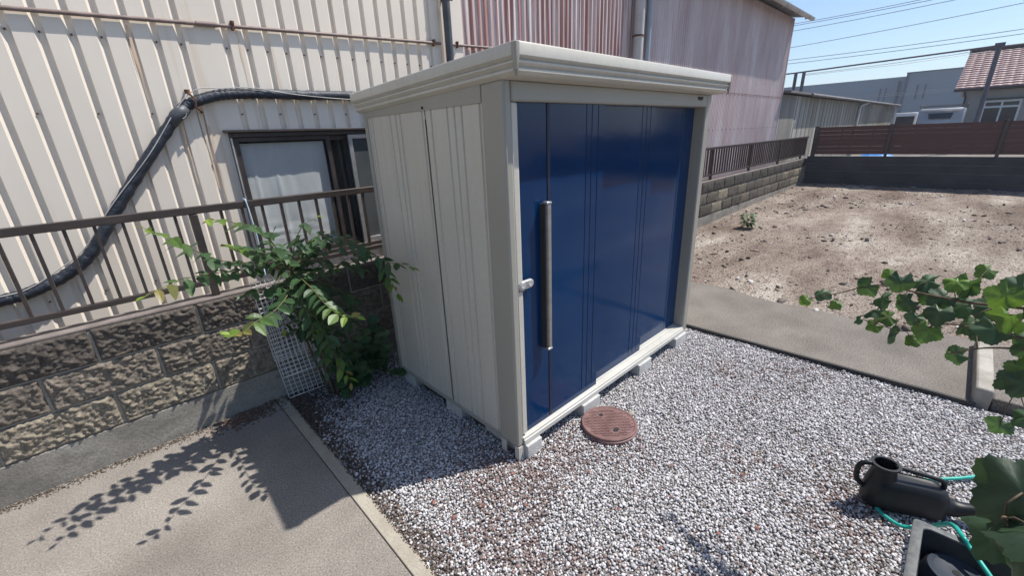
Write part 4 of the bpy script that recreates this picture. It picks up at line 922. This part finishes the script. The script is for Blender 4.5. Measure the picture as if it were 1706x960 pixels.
def ground_creeper():
    t = thing('creeper', (-.2, 1.5, 0), 'dark round leaved creeper low in the shade behind the shed corner', 'creeper')
    lm, sm = MB(), MB()
    for i in range(44):
        b_ = Vector((random.uniform(-.42, -.05), random.uniform(1.36, 1.66), -.01)); e = b_ + Vector((random.uniform(-.14, .12), random.uniform(-.2, .06), random.uniform(.06, .5)))
        if e.x > -.03: e.x = -.03
        c_ = crom([b_, (b_ + e) / 2 + Vector((0, 0, .05)), e], 5); sm.tube(c_, .0018, 4)
        for q_ in range(4):
            pp = c_[int(len(c_) * (.4 + .19 * q_)) - 1] if .4 + .19 * q_ < 1 else c_[-1]
            v = random.uniform(.7, 1.2)
            round_leaf(lm, pp, (random.uniform(-1, 1), -random.random(), random.uniform(-.4, .1)), (random.uniform(-.4, .4), random.uniform(-.7, -.1), 1), random.uniform(.028, .046), (.035 * v, .10 * v, .035 * v), 0, seed=i * 7 + q_)
    sm.build('stems', 'twig', t, smooth='all'); lm.build('foliage', 'leaf', t, smooth='all')
ground_creeper()
LEAVES = [(0.748, -1.057, 1.018, 0.045, 1), (0.783, -1.108, 1.048, 0.06, 0), (0.745, -1.165, 1.031, 0.045, 1), (0.772, -1.24, 1.11, 0.075, 0), (0.751, -1.298, 1.087, 0.07, 0), (0.704, -1.305, 1.205, 0.04, 1), (0.675, -1.351, 1.171, 0.075, 0), (0.755, -1.399, 1.184, 0.075, 0), (0.701, -1.286, 1.044, 0.06, 0), (0.698, -1.253, 1.002, 0.035, 0), (0.765, -1.298, 0.965, 0.05, 0), (0.68, -1.362, 0.973, 0.075, 0), (0.697, -1.422, 0.966, 0.045, 0), (0.651, -1.455, 1.019, 0.075, 0), (0.697, -1.456, 1.144, 0.075, 0), (0.638, -1.479, 1.222, 0.06, 1), (0.672, -1.518, 1.2, 0.075, 0), (0.697, -1.539, 1.262, 0.05, 1), (0.619, -1.57, 1.155, 0.075, 0), (0.655, -1.532, 1.077, 0.075, 0), (0.625, -1.529, 0.98, 0.06, 0), (0.413, -1.578, 1.252, 0.075, 0), (0.481, -1.604, 1.266, 0.075, 0), (0.721, -1.368, 1.09, 0.07, 0), (0.64, -1.469, 1.097, 0.075, 0), (0.381, -1.605, 1.206, 0.075, 0), (0.438, -1.649, 1.124, 0.075, 0), (0.377, -1.639, 1.039, 0.075, 0), (0.394, -1.663, 1.061, 0.075, 0), (0.372, -1.655, 0.885, 0.055, 0), (0.342, -1.687, 0.95, 0.06, 0), (0.739, -1.434, 1.126, 0.075, 0), (0.59, -1.568, 1.079, 0.05, 0), (0.746, -1.327, 1.02, 0.06, 0), (0.676, -1.413, 1.057, 0.05, 0), (0.465, -1.647, 1.227, 0.075, 0), (0.423, -1.679, 1.177, 0.075, 0), (0.379, -1.631, 1.319, 0.075, 0), (0.306, -1.686, 1.12, 0.075, 0), (0.408, -1.589, 1.153, 0.075, 0), (0.709, -1.504, 1.13, 0.075, 0), (0.35, -1.662, 1.033, 0.07, 0), (-0.55, -1.567, 1.247, 0.085, -1), (-0.591, -1.584, 1.244, 0.085, -1), (-0.541, -1.577, 1.173, 0.08, -1), (-0.507, -1.582, 1.263, 0.07, -1), (-0.597, -1.592, 1.186, 0.085, -1), (-0.444, -1.567, 1.133, 0.05, -1)]
STEMS = [[(0.78, -1.05, 1.015), (0.778, -1.175, 1.08), (0.765, -1.282, 1.142), (0.711, -1.422, 1.154), (0.622, -1.538, 1.177), (0.472, -1.646, 1.233)], [(0.564, -1.522, 1.007), (0.529, -1.591, 1.067), (0.436, -1.656, 1.123), (0.337, -1.715, 1.17)], [(0.72, -1.316, 1.0), (0.675, -1.405, 1.013), (0.646, -1.502, 1.082), (0.449, -1.62, 1.149), (0.348, -1.691, 1.192)], [(0.607, -1.555, 1.133), (0.529, -1.577, 1.062)], [(0.425, -1.645, 1.089), (0.381, -1.667, 1.04)]]
def vine():
    t = thing('grape_vine', (.34, -1.80, .2), 'grape vine with big lobed leaves reaching in from the right over the gravel', 'vine')
    lm, sm = MB(), MB()
    for j, P in enumerate(STEMS): c_ = crom(P, 6); r0, r1 = ((.0015, .005), (.0015, .005), (.0015, .004), (.002, .002), (.002, .002))[j]; sm.tube(c_, [r0 + (r1 - r0) * i / len(c_) for i in range(len(c_))], 6)
    for P in ([(.34, -1.80, .2), (.36, -1.85, .6), (.33, -1.80, 1.0), (.40, -1.70, 1.2), (.472, -1.646, 1.233)], [(.34, -1.80, .2), (.30, -1.82, .7), (.337, -1.715, 1.17)], [(.33, -1.80, 1.0), (.0, -1.78, 1.15), (-.3, -1.68, 1.2), (-.46, -1.60, 1.18), (-.58, -1.57, 1.24)]):
        c_ = crom(P, 6); sm.tube(c_, [.008 - .005 * i / len(c_) for i in range(len(c_))], 7)
    camp = Vector((-1.34, -1.43, 1.75)); pool = [v for P in STEMS for v in crom(P, 6)] + crom([(-.3, -1.68, 1.2), (-.46, -1.60, 1.18), (-.58, -1.57, 1.24)], 6)
    for i, (x, y, z, s_, yg) in enumerate(LEAVES):
        p = Vector((x, y, z)); rnd = random.Random(i * 13 + 1)
        back = (camp - p).normalized()
        nrm = (Vector((0, 0, 1)) * rnd.uniform(.5, 1.2) + back * rnd.uniform(.3, 1.1) + Vector((rnd.uniform(-.5, .5), rnd.uniform(-.5, .5), 0))).normalized()
        d = Vector((rnd.uniform(-.6, .3), rnd.uniform(-.1, .9), rnd.uniform(-.9, -.2)))
        v = rnd.uniform(.8, 1.25)
        if yg == 0 and rnd.random() < .22: yg = 2
        tone = (.085 * v, .15 * v, .035 * v) if yg == 2 else (.05 * v, .095 * v, .045 * v) if yg == 0 else ((.10 * v, .18 * v, .03) if yg == 1 else (.03 * v, .06 * v, .032 * v))
        round_leaf(lm, p - d.normalized() * s_ * .3, d, nrm, s_ * (.60 if yg >= 0 else .66), tone, 5, cup=.5, seed=i)
        q_ = min(pool, key=lambda k: (k - p).length); sm.tube([q_, (q_ + p) / 2 + Vector((0, 0, .01)), p - d.normalized() * s_ * .3], .0013, 4)
    sm.build('stems', 'bark', t, smooth='all'); lm.build('foliage', 'leaf_big', t, smooth='all')
vine()
def weed():
    t = thing('weed', (6.71, 1.05, .05), 'small green weed standing alone on the bare earth near the block wall', 'weed')
    lm, sm = MB(), MB(); b_ = Vector((6.71, 1.05, .04))
    sm.tube([b_, b_ + Vector((.01, 0, .1)), b_ + Vector((0, .01, .2))], .006, 5)
    for i in range(60):
        a_ = random.uniform(0, 6.28); h = random.uniform(.06, .27); c_ = b_ + Vector((0, 0, h)); rr_ = random.uniform(.02, .07)
        simple_leaf(lm, c_ + Vector((math.cos(a_), math.sin(a_), .1)) * rr_, (math.cos(a_), math.sin(a_), .1), (0, 0, 1), .10, .055, (.05, .12, .035), droop=.35)
    sm.build('stem', 'twig', t); lm.build('foliage', 'leaf', t)
weed()
# dry fallen leaves on the gravel
spots = [(-.2, -.25), (.1, -.6), (.35, -.75), (-.1, -.05), (.05, -.85), (-.35, -.1), (.55, -.65), (.2, -.35), (.75, -.95), (.45, -1.12), (.95, -.7), (-.45, .25), (.3, -1.0), (1.3, -.45), (-.5, -.05), (-.52, .1)]
mb = MB(); round_leaf(mb, (0, 0, 0), (1, 0, 0), (0, 0, 1), .011, (1, 1, 1), 0, cup=.7, seed=5)
mb.use = False; proto = mb.build('dry_leaf', 'dry'); tag(proto, 'small reddish dry leaf lying on the white gravel', 'leaf', 'dry leaves on the gravel')
for i, (x, y) in enumerate(spots):
    o = proto if i == 0 else proto.copy()
    if i: COL.objects.link(o)
    o.location = (x, y, -.003); o.rotation_euler = (random.uniform(-.3, .3), random.uniform(-.3, .3), random.uniform(0, 6)); o.scale = (random.uniform(.7, 1.2),) * 3
# ------------------------------------------------------------------ air
hm = bpy.data.materials.new('haze'); hm.use_nodes = True; hn = hm.node_tree; hn.nodes.remove(hn.nodes['Principled BSDF'])
pv = hn.nodes.new('ShaderNodeVolumePrincipled'); pv.inputs['Color'].default_value = (.82, .89, 1, 1); pv.inputs['Density'].default_value = .0012; pv.inputs['Anisotropy'].default_value = .3
hn.links.new(pv.outputs[0], hn.nodes['Material Output'].inputs['Volume']); G['haze'] = hm
tag(MB().box((-155, -205, -1.1), (255, 205, 16)).build('haze', 'haze'), kind='stuff')
for o in bpy.data.objects:
    if '_w' in o: del o['_w']
